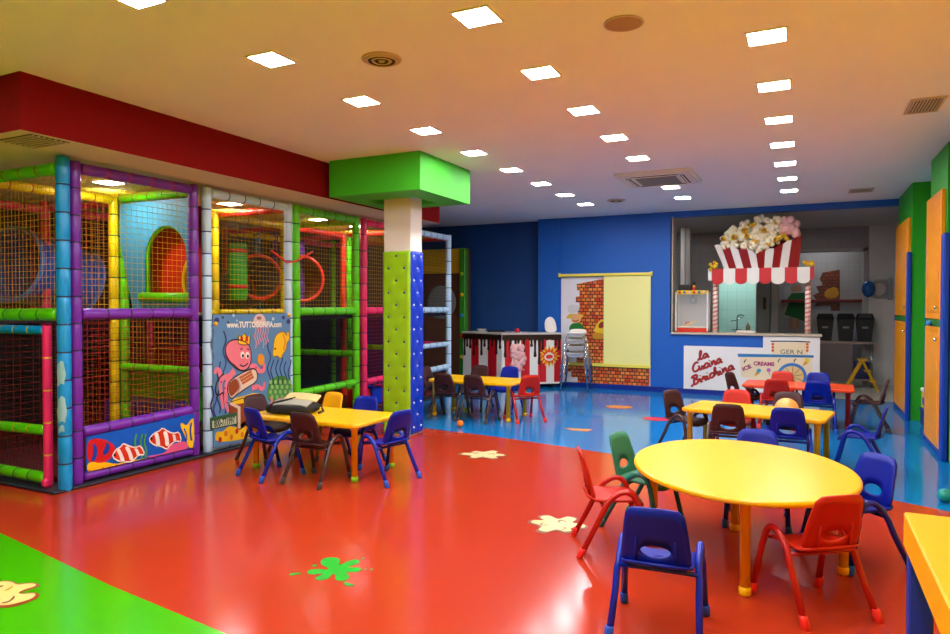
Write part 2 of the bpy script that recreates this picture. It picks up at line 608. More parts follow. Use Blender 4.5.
ROWS = ((-.22, 'aimed at the popcorn sign'),
        (-1.65, 'that holds the air conditioner'),
        (-3.14, 'passing the green column box'))
ORD = 'first second third fourth fifth sixth seventh eighth ninth tenth eleventh twelfth thirteenth'.split()
proto = None
for x, tail in ROWS:
    for i in range(7, -4, -1):
        y = 3.4 + i
        if x == -1.65 and i == 5:
            continue
        lab = ORD[7 - i] + ' light from the blue back wall in the ceiling row ' + tail
        if proto is None:
            proto = ceiling_lamp(x, y, CEIL, lab, 'square ceiling panel lights')
        else:
            c = copy_tree(proto)
            c.location = (x, y, CEIL)
            c['label'] = lab
for y, tail in ((4.4, 'purple'), (5.95, 'pale blue'), (7.6, 'pink'), (8.5, 'last pink')):
    c = copy_tree(proto)
    c.location = (-6.15, y, SZ)
    c['label'] = 'square light in the cream soffit above the ' + tail + ' posts of the play frame'
    c['group'] = 'soffit panel lights'
for y, tail in ((.7, 'second'), (1.75, 'first')):  # unseen lamps added to brighten the soffit end and the play frame
    c = copy_tree(proto)
    c.location = (-4.65, y, CEIL)
    c['label'] = tail + ' unseen square light added to brighten the end of the red soffit'
mk = mat('kitchen_lamp', (255, 255, 255), .5, emit=(226, 255, 248), estr=60.0)
ceiling_lamp(-1.5, 15.7, HTOP, 'cool square light in the washing room behind the hatch', None, .4, mk)
mk2 = mat('kitchen_fill_lamp', (255, 255, 255), .5, emit=(250, 248, 245), estr=17.0)  # for unseen lamps added to brighten the kitchen
ceiling_lamp(-2.75, 13.1, HTOP, 'unseen fill light added on the kitchen ceiling', None, .4, mk2)
ceiling_lamp(.3, 15.5, HTOP, 'unseen fill light added beyond the kitchen doorway', None, .4, mk2)


def round_vent(x, y, r, label, name='round_vent', rings=5, m='vent'):
    o = empty(name, (x, y, CEIL), 0, label, 'ceiling vent')
    MB().lathe([(r, -.001), (r, -.008), (r * .9, -.014), (r * .86, -.006), (r * .86, -.001)], 32).build('rim', m, o)
    for q in range(rings):
        rr = r * .84 * (rings - q) / rings
        MB().lathe([(rr, -.002), (rr, -.018), (rr * .88, -.022), (rr * .86, -.004)], 28).build('ring', m if q % 2 == 0 else 'vent_dark', o)
    return o


round_vent(-2.49, 3.71, .13, 'round ringed air diffuser set in the ceiling between two lights')
o = empty('ceiling_speaker', (-.94, 3.84, CEIL), 0, 'round flat beige speaker grille on the ceiling', 'speaker')
MB().lathe([(.1, -.001), (.1, -.008), (.09, -.012), (.03, -.013), (.0, -.013)], 32).build('grille', mat('speaker_beige', (176, 140, 104), .7, bump=.4, bscale=400), o)
MB().lathe([(.112, -.001), (.112, -.007), (.101, -.009), (.101, -.001)], 32).build('rim', 'vent', o)
round_vent(-2.6, 10.21, .14, 'round ringed air diffuser on the ceiling near the blue wall', rings=3)


def slat_vent(x, y, w, d, label):
    o = empty('air_grille', (x, y, CEIL), 0, label, 'air grille')
    MB().box(-w / 2, w / 2, -d / 2, d / 2, -.004, -.001).build('backing', 'vent_dark', o)
    f = MB()
    f.box(-w / 2 - .02, w / 2 + .02, -d / 2 - .02, -d / 2, -.012, 0)
    f.box(-w / 2 - .02, w / 2 + .02, d / 2, d / 2 + .02, -.012, 0)
    f.box(-w / 2 - .02, -w / 2, -d / 2, d / 2, -.012, 0)
    f.box(w / 2, w / 2 + .02, -d / 2, d / 2, -.012, 0)
    f.build('frame', 'vent', o)
    me = None
    for i in range(9):
        xx = -w / 2 + w * (i + .5) / 9
        if me is None:
            me = MB().box(-w / 36, w / 36, -d / 2, d / 2, -.012, -.004).mesh('slat')
        link('slat', me, 'vent', o, loc=(xx, 0, 0))


slat_vent(.84, 6.44, .2, .4, 'small slatted ceiling grille near the green cupboard wall')
slat_vent(.68, 10.8, .26, .3, 'small slatted ceiling grille near the kitchen hatch header')
so = empty('air_grille', (-5.1, 3.06, SZ), 0, 'wide slatted grille under the corner of the red soffit', 'air grille')
MB().box(-.2, .2, -.14, .14, -.004, -.001).build('backing', 'vent_dark', so)
for i in range(7):
    MB().box(-.2, .2, -.13 + i * .04, -.115 + i * .04, -.012, -.004).build('slat', 'vent', so)

# cassette air conditioner
ac = empty('ceiling_air_conditioner', (-1.66, 8.62, CEIL), 0, 'square white four-way air conditioner on the ceiling', 'air conditioner')
a = MB()
a.prism(rrect(-.46, .46, -.46, .46, .04), -.03, 0)
a.prism(rrect(-.42, .42, -.42, .42, .04), -.045, -.03)
a.build('panel', mat('ac_white', (222, 216, 206), .5), ac)
MB().box(-.24, .24, -.24, .24, -.052, -.045).build('intake_grille', mat('ac_grille', (128, 124, 116), .6, bump=.5, bscale=300), ac)
for q in range(4):
    s = MB().box(-.28, .28, .3, .345, -.05, -.045)
    ob = s.build('outlet', 'vent_dark', ac, rot=(0, 0, q * PI / 2))
    MB().box(-.28, .28, .315, .33, -.056, -.05).build('vane', 'white_paint', ob)

# ------------------------------------------------------------------ column
CX0, CX1, CY0, CY1 = -4.425, -4.045, 6.61, 6.89
cc = ((CX0 + CX1) / 2, (CY0 + CY1) / 2)
colm = empty('padded_column', (cc[0], cc[1], 0), 0, 'white square column with tufted lime and blue padding and green box top', 'column')
hx, hy = (CX1 - CX0) / 2, (CY1 - CY0) / 2
MB().box(-hx + .012, hx - .012, -hy + .012, hy - .012, 0, 2.8).build('shaft', 'white_paint', colm)
bx = MB()
x0, x1, y0, y1 = -4.77 - cc[0], -3.6 - cc[0], 6.07 - cc[1], 7.23 - cc[1]
rx, ry = hx + .12, hy + .12
bx.box(x0, x1, y0, -ry, 2.7, CEIL - .001)
bx.box(x0, x1, ry, y1, 2.7, CEIL - .001)
bx.box(x0, -rx, -ry, ry, 2.7, CEIL - .001)
bx.box(rx, x1, -ry, ry, 2.7, CEIL - .001)
bx.box(-rx, rx, -ry, ry, 2.8, CEIL - .001)
bx.build('box_capital', 'cap_green', colm)


def tufted(name, w, z0, z1, m, place, button_m, phase):
    """soft panel w wide, z0..z1 tall; place(u, n, z)->3-D"""
    nu, nz = 22, 110
    bts = []
    rows = 15
    for r in range(rows):
        zz = z0 + (z1 - z0) * (r + .6) / rows
        for u in ((-.28, .28) if (r + phase) % 2 == 0 else (0.0,)):
            bts.append((u * w, zz))
    vs, fs = [], []
    for i in range(nz + 1):
        for j in range(nu + 1):
            u = -w / 2 + w * j / nu
            z = z0 + (z1 - z0) * i / nz
            e = min(w / 2 - abs(u), z - z0, z1 - z)
            d = .03 * min(1, math.sqrt(max(e, 0) / .03))
            for bu, bz in bts:
                q = (u - bu) ** 2 + (z - bz) ** 2
                d -= .017 * math.exp(-q / .0011)
            vs.append(place(u, d, z))
    for i in range(nz):
        for j in range(nu):
            a_ = i * (nu + 1) + j
            fs.append((a_, a_ + 1, a_ + nu + 2, a_ + nu + 1))
    p = MB().add(vs, fs, 0, True).build(name, m, colm)
    for bu, bz in bts:
        b_ = MB().sphere(place(bu, .016, bz), .014, 8)
        b_.build('button', button_m, p)
    return p


bn, bl = mat('button_navy', (30, 50, 120), .4), mat('button_pale', (190, 205, 220), .4)
tufted('padding', 2 * hx, .006, 2.12, 'pad_lime', lambda u, n, z: (u, -hy - n + .012, z), bn, 1)
tufted('padding', 2 * hy, .006, 2.12, 'pad_navy', lambda u, n, z: (hx + n - .012, u, z), bl, 0)
tufted('padding', 2 * hx, .006, 2.12, 'pad_lime', lambda u, n, z: (-u, hy + n - .012, z), bn, 1)
tufted('padding', 2 * hy, .006, 2.12, 'pad_navy', lambda u, n, z: (-hx - n + .012, -u, z), bl, 0)

# ------------------------------------------------------------------ cupboards on the right
FX = 1.22


def cupboard(y0, y1, label, bump=(-.03, .06)):
    r = empty('tall_cupboard', (FX, y0, 0), 0, label, 'cupboard')
    L = y1 - y0
    b = MB()
    b.box(.02, XR - FX - .001, 0, L, .0, CEIL - .001)
    b.build('carcass', 'wall_green', r)
    for (z0, z1) in ((1.36, 2.66), (.06, 1.28)):
        d = MB().bbox(-.02, .02, .08, L - .02, z0, z1, .006)
        dd = d.build('door', 'orange', r)
        MB().bbox(-.026, -.019, .14, L - .10, z0 + .07, z1 - .07, .003).build('door_panel', 'orange', dd)
        zk = z0 + .12 if z0 > 1 else z1 - .12
        MB().sphere((-.045, .16, zk), .018, 10).build('knob', 'chrome', dd)
    MB().box(-.012, .02, 0, L, 1.285, 1.355).build('divider', mat('divider_green', (30, 120, 40), .5), r)
    MB().bbox(-.035, .02, *bump, .0, 2.2, .012).build('corner_bumper', 'trim_blue', r)
    MB().bbox(-.02, .02, L - .012, L + .02, .0, 2.25, .008).build('edge_bumper', 'trim_blue', r)
    MB().box(-.012, .02, 0, L, 0, .055).build('plinth', MATS['blue_cove'], r)
    return r


cupboard(10.42, 11.86, 'tall orange-doored cupboard with green top beside the kitchen hatch')
cb = cupboard(7.98, 8.98, 'tall orange-doored cupboard with a blue toy clip on its divider', (-.2, -.03))
lt = MB().tube([(-.03, .5, 1.30), (-.07, .47, 1.33), (-.07, .42, 1.30), (-.05, .40, 1.34)], .014, 8)
lt.build('toy_clip', mat('toy_blue', (30, 130, 200), .4), cb)
# blue panelled unit nearer to the camera
u = empty('blue_wall_unit', (FX, 6.45, 0), 0, 'tall blue-edged unit with green top at the end of the cupboard wall', 'cupboard')
MB().box(.02, XR - FX - .001, 0, 1.3, 0, CEIL - .001).build('carcass', 'wall_green', u)
MB().bbox(-.01, .02, .02, 1.08, .06, 2.6, .006).build('door', 'orange', u)
# things in the niche between the cupboards
nb = empty('storage_crate', (1.5, 9.72, 0), 0, 'dark blue storage crate on the floor in the cupboard niche', 'crate')
b = MB()
b.bbox(-.2, .2, -.3, .3, 0.02, .22, .015)
b.build('body', mat('crate_navy', (20, 40, 100), .5), nb)
MB().bbox(-.215, .215, -.315, .315, .2, .23, .008).build('rim', mat('crate_navy_rim', (26, 50, 120), .5), nb)
nb = empty('storage_box', (1.5, 9.72, .231), 0, 'yellow box with white lid stacked on the blue crate in the cupboard niche', 'box')
MB().bbox(-.19, .19, -.29, .29, 0, .2, .01).build('body', mat('box_yellow', (225, 200, 20), .5), nb)
MB().bbox(-.2, .2, -.3, .3, .2, .25, .01).build('lid', 'white_paint', nb)
for (s0, s1) in ((.02, .14),):
    MB().box(-.193, -.19, -.2, .2, s0 + .03, s1).build('label_sheet', mat('label_blue', (40, 80, 170), .5), nb)
# ------------------------------------------------------------------ soft-play structure
PX = -5.38
play = empty('play_structure', (PX, 3.4, 0), 0, 'two-storey indoor soft-play frame with padded posts and nets', 'play structure')
PO = Vector((PX, 3.4, 0))


def L(p):
    return tuple(Vector(p) - PO)


tieM = {k: mat('tie_' + k, c, .6) for k, c in dict(dark=(40, 30, 60), blue=(20, 60, 130), yellow=(230, 190, 20), red=(190, 30, 40), green=(20, 90, 30)).items()}


def pad_bar(a, b, colr, tie='dark', r=.047, seg=.225, name='post'):
    a, b = Vector(L(a)), Vector(L(b))
    d = b - a
    n = max(1, round(d.length / seg))
    pts, rad = [], []
    for i in range(n):
        for t, q in ((0.0, .9), (.06, 1.0), (.5, 1.02), (.94, 1.0)):
            pts.append(a + d * ((i + t) / n))
            rad.append(r * q)
    pts.append(b)
    rad.append(r * .9)
    o = MB().tube(pts, rad, 12).build(name, 'pad_' + colr, play)
    t = MB()
    dn = d.normalized()
    for i in range(1, n):
        c = a + d * (i / n)
        t.tube([c - dn * .006, c + dn * .006], r * .965, 12)
    if n > 1:
        tag(t.build('ties', tieM[tie], o), kind='stuff')
    return o


def net(o, u, v, m, cell=.05, th=.003, name='net'):
    """square-mesh cord net on the parallelogram o, o+u, o+u+v, o+v"""
    o, u, v = Vector(L(o)), Vector(u), Vector(v)
    nrm = u.cross(v).normalized()
    mb = MB()

    def cord(a, b, k):
        t = (b - a).normalized()
        s1 = t.cross(nrm).normalized() * th / 2
        s2 = nrm * th / 2
        off = nrm * (th * .35 * k)
        vs = [a + off + s1, a + off + s2, a + off - s1, a + off - s2, b + off + s1, b + off + s2, b + off - s1, b + off - s2]
        mb.add(vs, [(0, 1, 5, 4), (1, 2, 6, 5), (2, 3, 7, 6), (3, 0, 4, 7)])

    nu, nv = max(1, round(u.length / cell)), max(1, round(v.length / cell))
    for i in range(nu + 1):
        cord(o + u * (i / nu), o + u * (i / nu) + v, 1)
    for j in range(nv + 1):
        cord(o + v * (j / nv), o + v * (j / nv) + u, -1)
    return mb.build(name, m, play)


XA, XB, XC = -5.38, -6.58, -7.78
DK, TP = 1.42, 2.62
BAYS = [(3.545, 4.74, 'purple', 'dark', 'red'), (4.905, 6.09, 'white', 'blue', 'dark'), (6.225, 7.40, 'green', 'green', 'green'),
        (7.575, 8.74, 'pink', 'dark', 'dark'), (8.88, 10.0, 'white', 'blue', 'blue')]
for i, (y0, y1, c, tie, ttie) in enumerate(BAYS):
    pad_bar((XA, y0, 0.02), (XA, y0, TP + .05), c, tie)
    pad_bar((XA, y1, 0.02), (XA, y1, TP + .05), c, tie)
    pad_bar((XA, y0 + .05, TP), (XA, y1 - .05, TP), c, ttie, name='rail')
    if i != 1:
        pad_bar((XA, y0 + .05, DK), (XA, y1 - .05, DK), c, tie, name='rail')
        pad_bar((XA, y0 + .05, .45 if i else .44), (XA, y1 - .05, .47), c, tie, name='rail')
        net((XA + .005, y0 + .04, .48), (0, y1 - y0 - .08, 0), (0, 0, DK - .5), 'net_red' if i in (0, 3) else 'net_black', .052)
    nm = ('net_yellow', 'net_yellow', 'net_yellow', 'net_yellow', 'net_black')[i]
    net((XA + .005, y0 + .04, DK + .03), (0, y1 - y0 - .08, 0), (0, 0, TP - DK - .05), nm, .052)
# bottom rail of the first bay
pad_bar((XA, 3.6, .07), (XA, 4.69, .07), 'purple', 'dark', name='rail', r=.04)
pad_bar((XA, 4.95, .06), (XA, 6.04, .06), 'white', 'blue', name='rail', r=.04)
pad_bar((XA, 8.93, .85), (XA, 9.95, .85), 'white', 'blue', name='rail', r=.04)
# side face
YS = 3.42
pad_bar((-5.335, YS, .0), (-5.335, YS, TP + .06), 'blue', 'dark', r=.05)
for (z0, z1, a0, a1) in ((.86, 1.04, -1.9, -.4), (.56, .76, -1.7, -.3), (.62, .68, -2.3, -1.6), (.48, .53, -1.5, -.6)):
    vs, fs = [], []
    for i in range(9):
        for j in range(9):
            t_, q_ = i / 8, j / 8
            k_ = .7 + .3 * math.sin(PI * q_) + .08 * math.sin(9 * q_ + z0 * 40)
            an = (a0 + a1) / 2 + (t_ - .5) * (a1 - a0) * k_
            vs.append(L((-5.335 + .0522 * math.cos(an), YS + .0522 * math.sin(an), z0 + (z1 - z0) * q_ + .012 * math.sin(an * 5))))
    for i in range(8):
        for j in range(8):
            fs.append((i * 9 + j, (i + 1) * 9 + j, (i + 1) * 9 + j + 1, i * 9 + j + 1))
    MB().add(vs, fs, 0, True).build('worn_patch', mat('worn_foam', (150, 196, 206), .7, noise=.1), play)
pad_bar((-5.40, YS, 2.59), (-6.53, YS, 2.59), 'green', 'red', name='rail', r=.05)
pad_bar((-5.40, YS, 1.42), (-6.53, YS, 1.41), 'green', 'green', name='rail', r=.05)
pad_bar((-6.58, YS, .0), (-6.58, YS, TP + .06), 'blue', 'dark', r=.05)
pad_bar((-6.64, YS, 2.59), (-7.74, YS, 2.59), 'green', 'red', name='rail', r=.05)
pad_bar((-7.78, YS, .0), (-7.78, YS, TP + .06), 'pink', 'dark', r=.05)
pad_bar((-5.505, YS - .03, .02), (-5.505, YS - .03, 1.33), 'pink', 'yellow', r=.034, seg=.26)
pad_bar((-5.53, YS - .03, 1.29), (-6.5, YS - .03, 1.29), 'blue', 'yellow', name='rail', r=.037, seg=.2)
pad_bar((-5.53, YS - .03, .48), (-6.5, YS - .03, .46), 'green', 'yellow', name='rail', r=.042, seg=.2)
pad_bar((-5.53, YS - .03, .09), (-6.5, YS - .03, .09), 'green', 'green', name='rail', r=.045, seg=.2)
MB().bbox(*[-.155, -.085], *[-.06, .02], .02, .1, .02).build('foot_pad', 'pad_pink', play)
net((-5.40, YS, 1.46), (-1.14, 0, 0), (0, 0, 1.1), 'net_yellow', .052)
net((-5.54, YS - .03, .52), (-1.0, 0, 0), (0, 0, .74), 'net_black', .04)
net((-5.54, YS - .03, .12), (-1.0, 0, 0), (0, 0, .34), 'net_black', .04)
net((-6.62, YS, .1), (-1.1, 0, 0), (0, 0, 2.45), 'net_yellow', .06)
# inner rows
INN = [(4.76, 'yellow'), (4.88, 'green'), (6.13, 'yellow'), (7.36, 'yellow'), (7.5, 'orange'), (8.72, 'red'), (8.86, 'green'), (10.0, 'red')]
for y, c in INN:
    pad_bar((XB, y, .02), (XB, y, TP + .05), c, 'green')
for y, c in ((3.5, 'red'), (4.78, 'pink'), (6.13, 'pink'), (7.43, 'red'), (8.1, 'blue'), (8.5, 'purple'), (8.8, 'pink'), (10.0, 'green')):
    pad_bar((XC, y, .02), (XC, y, TP + .05), c, 'dark')
for (y0, y1, c) in ((3.5, 4.74, 'yellow'), (4.92, 6.1, 'yellow'), (6.2, 7.32, 'yellow'), (7.55, 8.68, 'red'), (8.9, 9.96, 'orange')):
    pad_bar((XB, y0, TP - .02), (XB, y1, TP - .02), c, 'red', name='rail', r=.045)
    pad_bar((XB, y0, DK - .02), (XB, y1, DK - .02), c, 'dark', name='rail', r=.042)
    pad_bar((XC, y0, TP - .04), (XC, y1, TP - .04), 'pink' if c != 'red' else 'yellow', 'dark', name='rail', r=.045)
    pad_bar((XC, y0, DK - .02), (XC, y1, DK - .02), 'green', 'dark', name='rail', r=.042)
# dividers between the bays (across the depth)
for y, c in ((4.82, 'green'), (6.16, 'red'), (7.48, 'lime'), (8.81, 'red'), (10.02, 'red')):
    pad_bar((XA - .05, y, TP), (XB + .05, y, TP), c, 'green', name='rail', r=.045)
    pad_bar((XB - .05, y, TP - .03), (XC + .05, y, TP - .03), 'pink', 'dark', name='rail', r=.042)
    pad_bar((XA - .05, y, .84), (XB + .05, y, .84), 'green' if y < 9 else 'pink', 'green', name='rail', r=.04)
    net((XB - .03, y, .1), (XC - XB + .06, 0, 0), (0, 0, 2.45), 'net_yellow' if y < 6 else 'net_black', .07)
for y in (6.16, 7.48, 8.81):
    net((XA - .05, y, .9), (XB - XA + .1, 0, 0), (0, 0, 1.68), 'net_black', .07)
net((XA - .05, 4.82, .1), (XB - XA + .1, 0, 0), (0, 0, 1.28), 'net_yellow', .055, .004)
net((XB, 3.5, .1), (0, 1.2, 0), (0, 0, 2.45), 'net_red', .06)
net((XC, 3.5, .1), (0, 6.5, 0), (0, 0, 2.45), 'net_black', .07)
# ceiling net under the soffit
net((XA, 3.5, TP + .0), (XB - XA, 0, 0), (0, 6.5, 0), 'net_yellow', .07)
# decks (dark padded platforms)
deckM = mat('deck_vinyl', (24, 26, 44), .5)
deckR = mat('deck_red_vinyl', (92, 20, 24), .5)
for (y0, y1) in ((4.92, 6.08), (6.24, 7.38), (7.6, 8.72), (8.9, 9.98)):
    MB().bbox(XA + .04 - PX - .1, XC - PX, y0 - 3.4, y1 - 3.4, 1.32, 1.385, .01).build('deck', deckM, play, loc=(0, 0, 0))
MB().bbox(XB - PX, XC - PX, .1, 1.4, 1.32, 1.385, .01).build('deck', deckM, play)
# floor mat inside and edging
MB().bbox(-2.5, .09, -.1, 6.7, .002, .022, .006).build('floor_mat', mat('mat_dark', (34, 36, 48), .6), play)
MB().bbox(-2.4, -.1, .1, 6.6, .022, .07, .01).build('crash_mat', deckR, play)
# black sloping climb under the deck in the second row, and a mesh stair
for i in range(3):
    MB().bbox(-2.3, -1.25, 2.0 + i * .35, 2.35 + i * .35, .07, .35 + i * .3, .02).build('step_block', ('pad_navy', 'pad_green', 'pad_red')[i], play)
# teal panel with arched opening between bay 1 and bay 2, upper floor
YD = 4.82
ow = [(XA - .06, DK + .02), (XB + .06, DK + .02), (XB + .06, TP - .06), (XA - .06, TP - .06)]
ax, az, rx, rz = -5.83, 1.60, .30, .32


def arch(n=20):
    return [(ax + rx, az)] + [(ax + rx * math.cos(PI * i / n), az + .38 + rz * math.sin(PI * i / n)) for i in range(n + 1)] + [(ax - rx, az)]


A = arch()
pm = MB()
y_ = YD - .025
for yy, fl_ in ((YD - .03, 0), (YD + .03, 1)):
    # ring of quads between the arch and the rectangle
    n = len(A)
    O = []
    x0, x1, z0, z1 = XB + .06, XA - .06, DK + .02, TP - .06
    for (px_, pz_) in A:
        dx, dz = px_ - ax, pz_ - (az + .25)
        t = 1e9
        if dx > 1e-6: t = min(t, (x1 - ax) / dx)
        if dx < -1e-6: t = min(t, (x0 - ax) / dx)
        if dz > 1e-6: t = min(t, (z1 - az - .25) / dz)
        if dz < -1e-6: t = min(t, (z0 - az - .25) / dz)
        O.append((ax + dx * t, az + .25 + dz * t))
    vs = [L((p[0], yy, p[1])) for p in A] + [L((p[0], yy, p[1])) for p in O]
    fs = [(i, i + 1, n + i + 1, n + i) for i in range(n - 1)]
    # corners and base
    vs += [L((x1, yy, z1)), L((x0, yy, z1)), L((x1, yy, z0)), L((x0, yy, z0))]
    c0 = 2 * n
    for i in range(n - 1):
        if abs(O[i][0] - x1) < 1e-4 and abs(O[i + 1][1] - z1) < 1e-4 and abs(O[i + 1][0] - x1) > 1e-4: fs.append((n + i, n + i + 1, c0))
        if abs(O[i][1] - z1) < 1e-4 and abs(O[i + 1][0] - x0) < 1e-4 and abs(O[i][0] - x0) > 1e-4: fs.append((n + i, n + i + 1, c0 + 1))
    fs.append((0, n - 1, 2 * n - 1, c0 + 3, c0 + 2, n))
    pm.add(vs, fs)
pn = pm.build('arch_panel', mat('panel_teal', (60, 140, 165), .5, noise=.06), play)
ring = MB().tube([L((p[0], YD, p[1])) for p in A], .022, 8, caps=True)
ring.build('arch_pad', 'pad_green', pn)
MB().tube([L((ax + rx + .06, YD - .03, az - .03)), L((ax - rx - .06, YD - .03, az - .02))], .05, 10).build('threshold_pad', 'pad_green', pn)
# red crawl tunnel behind the arch
redM = mat('slide_red_plastic', (205, 40, 12), .35)
# tube slides: hollow tubes with bright rings
blueT = mat('slide_blue_plastic', (14, 48, 130), .3)
greenT = mat('slide_green_plastic', (40, 170, 40), .35)


def slide_tube(pts, r, m, ringm, name='tube_slide'):
    t = MB().tube([L(p) for p in pts], r, 24, caps=False)
    o = t.build(name, m, play)
    for e in (0, -1):
        P = [Vector(L(p)) for p in pts]
        c = P[e]
        d = (P[1] - P[0] if e == 0 else P[-1] - P[-2]).normalized()
        up = Vector((0, 0, 1))
        u_ = d.cross(up).normalized()
        w_ = u_.cross(d)
        MB().tube([c + (u_ * math.cos(q * 2 * PI / 32) + w_ * math.sin(q * 2 * PI / 32)) * r for q in range(32)], .025, 8, closed=True).build('ring', ringm, o)
    return o


slide_tube([(-6.85, 7.16, 1.89), (-7.2, 7.36, 1.8), (-7.7, 7.56, 1.7)], .31, blueT, 'pad_red')
slide_tube([(-6.75, 7.96, 1.89), (-7.2, 8.16, 1.88), (-7.7, 8.36, 1.85)], .33, mat('tube_dark_red', (120, 20, 20), .4), 'pad_red')
rp = MB().bbox(-6.35 - PX, -5.47 - PX, 4.95 - 3.4, 5.0 - 3.4, DK, 2.5, .01).build('red_panel', redM, play)
MB().tube([L((-5.62 + .12 * math.cos(q * PI / 10 + PI / 2), 4.93, 1.75 + .22 * math.sin(q * PI / 10 + PI / 2))) for q in range(11)], .014, 8).build('grab_handle', 'pad_yellow', rp)
slide_tube([(-8.02, 4.55, 1.95), (-8.1, 4.9, 1.9), (-8.15, 5.4, 1.75)], .42, mat('slide_sky_plastic', (30, 90, 190), .3), mat('slide_sky_ring', (50, 130, 220), .3))
# green punching bag with red bands, in the second bay
pb = MB().lathe([(.0, 1.55), (.11, 1.56), (.125, 1.6), (.125, 2.28), (.11, 2.33), (0, 2.34)], 20, c=L((-6.9, 6.82, 0))).build('punch_bag', greenT, play)
for z in (1.72, 2.2):
    MB().lathe([(.13, z), (.13, z + .05)], 20, c=L((-6.9, 6.82, 0))).build('band', 'pad_red', pb)
MB().tube([L((-6.9, 6.82, 2.33)), L((-6.9, 6.82, 2.6))], .008, 6).build('hanger', 'black', pb)
# blue and purple padded rollers seen in the third bay
for y, c in ((7.9, 'blue'), (8.2, 'purple')):
    pad_bar((-7.0, y, 1.45), (-7.0, y, 2.5), c, 'dark', r=.06, name='roller')
# small red and blue padded shapes at floor level behind the fourth bay
for j, c in enumerate(('red', 'navy', 'pink')):
    MB().bbox(*(-.35, -.1), 4.25 + j * .3, 4.5 + j * .3, .07, .33, .03).build('soft_block', 'pad_' + c, play)
# far end: yellow top panel, grey moon panel and green climbing wall at the end of the frame
ep = empty('climbing_wall', (-6.330, 11.85, 0), 0, 'green padded climbing board standing past the end of the play frame', 'climbing wall')
MB().bbox(.32, .45, -.25, -.1, 0, 2.6, .02).build('edge_pad', mat('climb_green', (44, 140, 20), .5), ep)
MB().bbox(-.9, .44, -.1, .02, 0, 2.6, .02).build('board', mat('climb_brown', (96, 52, 26), .6), ep)
MB().bbox(-.9, .3, -.14, -.1, 2.12, 2.6, .01).build('header', mat('climb_yellow', (224, 180, 20), .5), ep)
MB().lathe([(.33, 0), (.33, .02), (.28, .03), (0, .03)], 28).build('round_panel', mat('climb_grey', (128, 132, 128), .6), ep, loc=(-.15, -.1, 1.55), rot=(PI / 2, 0, 0))
for j in range(5):
    MB().sphere((.385, -.26, .5 + j * .4), .04, 8, sc=(1, .5, 1)).build('hold', ('pad_yellow', 'pad_red', 'pad_blue', 'pad_yellow', 'pad_lime')[j], ep)
# a red wavy cable between bays 2 and 3
cb_ = MB().tube([L((XA + .06, 5.75, 2.1)), L((XA + .1, 5.95, 1.98)), L((XA + .1, 6.1, 2.0)), L((XA + .1, 6.25, 2.06)), L((XA + .06, 6.45, 2.14))], .011, 8)
cb_.build('rope', 'pad_red', play)

# ------------------------------------------------------------------ octopus banner (on bay 2)
ban = empty('octopus_banner', (-5.325, 4.93, .06), 0, 'blue sea banner with pink octopus in a crown and treasure chest', 'banner')


def TB(p):   # u along +Y, v up, n towards +X (room)
    return (p[2], p[0], p[1])


BW, BH = 1.13, 1.34
MB().prism(rrect(0, BW, 0, BH, .02), -.012, 0, T=TB).build('sheet', mat('banner_blue', (92, 138, 186), .45, noise=.12, nscale=2.2), ban)
B = Panel(ban, TB)


def bp(x, y):   # pixel of the photograph -> banner u,v (the banner hangs in the plane X = const)
    q = onx(x, y, -5.325)
    return (q.y - 4.93, q.z - .06)


def bpl(pts):
    return [bp(*q) for q in pts]


Zb = lambda x, y: bp(190 + x / 4.875, 300 + y / 4.877)   # coordinates read off an enlarged view
ZB = lambda pts: [Zb(*q) for q in pts]
octM = mat('print_pink', (232, 120, 140), .5)
octD = mat('print_pink_dark', (196, 70, 100), .5)
lineM = mat('print_black', (20, 16, 26), .5)
weedM = mat('print_weed', (44, 52, 120), .5)
yelM = mat('print_yellow', (246, 196, 20), .5)
redP = mat('print_red', (206, 26, 26), .5)
whP = mat('print_white', (240, 236, 226), .5)
brP = mat('print_brown', (146, 66, 22), .5)
grP = mat('print_green', (70, 150, 74), .5)
grP2 = mat('print_pale_green', (140, 190, 110), .5)
pkP = mat('print_rose', (226, 150, 150), .5)
# wavy weed
for (x, y0, y1) in ((108, 600, 420), (122, 620, 470), (140, 560, 300), (168, 560, 150), (110, 300, 120), (385, 420, 210), (400, 430, 290), (425, 420, 290), (445, 420, 280), (465, 420, 300), (485, 440, 290)):
    pts = [Zb(x + 7 * math.sin((y0 - y) / 18.0), y) for y in range(y1, y0, 9)]
    B.ribbon('weed', pts, .018, weedM if y0 > 350 else mat('print_weed_pale', (92, 112, 168), .5), 1, it=1)
for (x, y, r) in ((130, 100, 12), (160, 85, 6), (455, 85, 8), (480, 105, 10), (185, 110, 6)):
    B.shape('dark_blot', [Zb(x + r * math.cos(a * PI / 8), y + r * 1.2 * math.sin(a * PI / 8)) for a in range(16)], weedM, 1)
for (x, y, r) in ((212, 75, 6), (405, 92, 6), (228, 100, 4)):
    B.shape('bubble', [Zb(x + r * math.cos(a * PI / 8), y + r * 1.3 * math.sin(a * PI / 8)) for a in range(16)], mat('print_pale', (190, 210, 220), .5), 1)
# green anemone and sand
B.shape('anemone', smooth2(ZB([(370, 480), (380, 420), (395, 385), (430, 368), (470, 372), (495, 400), (498, 460), (450, 490), (400, 500)])), grP, 1)
for j in range(20):
    cx, cy = 392 + (j % 5) * 24 + (j // 5 % 2) * 8, 400 + (j // 5) * 24
    B.shape('anemone_tip', [Zb(cx + 7 * math.cos(a * PI / 6), cy + 11 * math.sin(a * PI / 6)) for a in range(12)], grP2, 2)
B.shape('sand', ZB([(380, 520), (430, 480), (498, 462), (497, 500), (420, 530)]), pkP, 2)
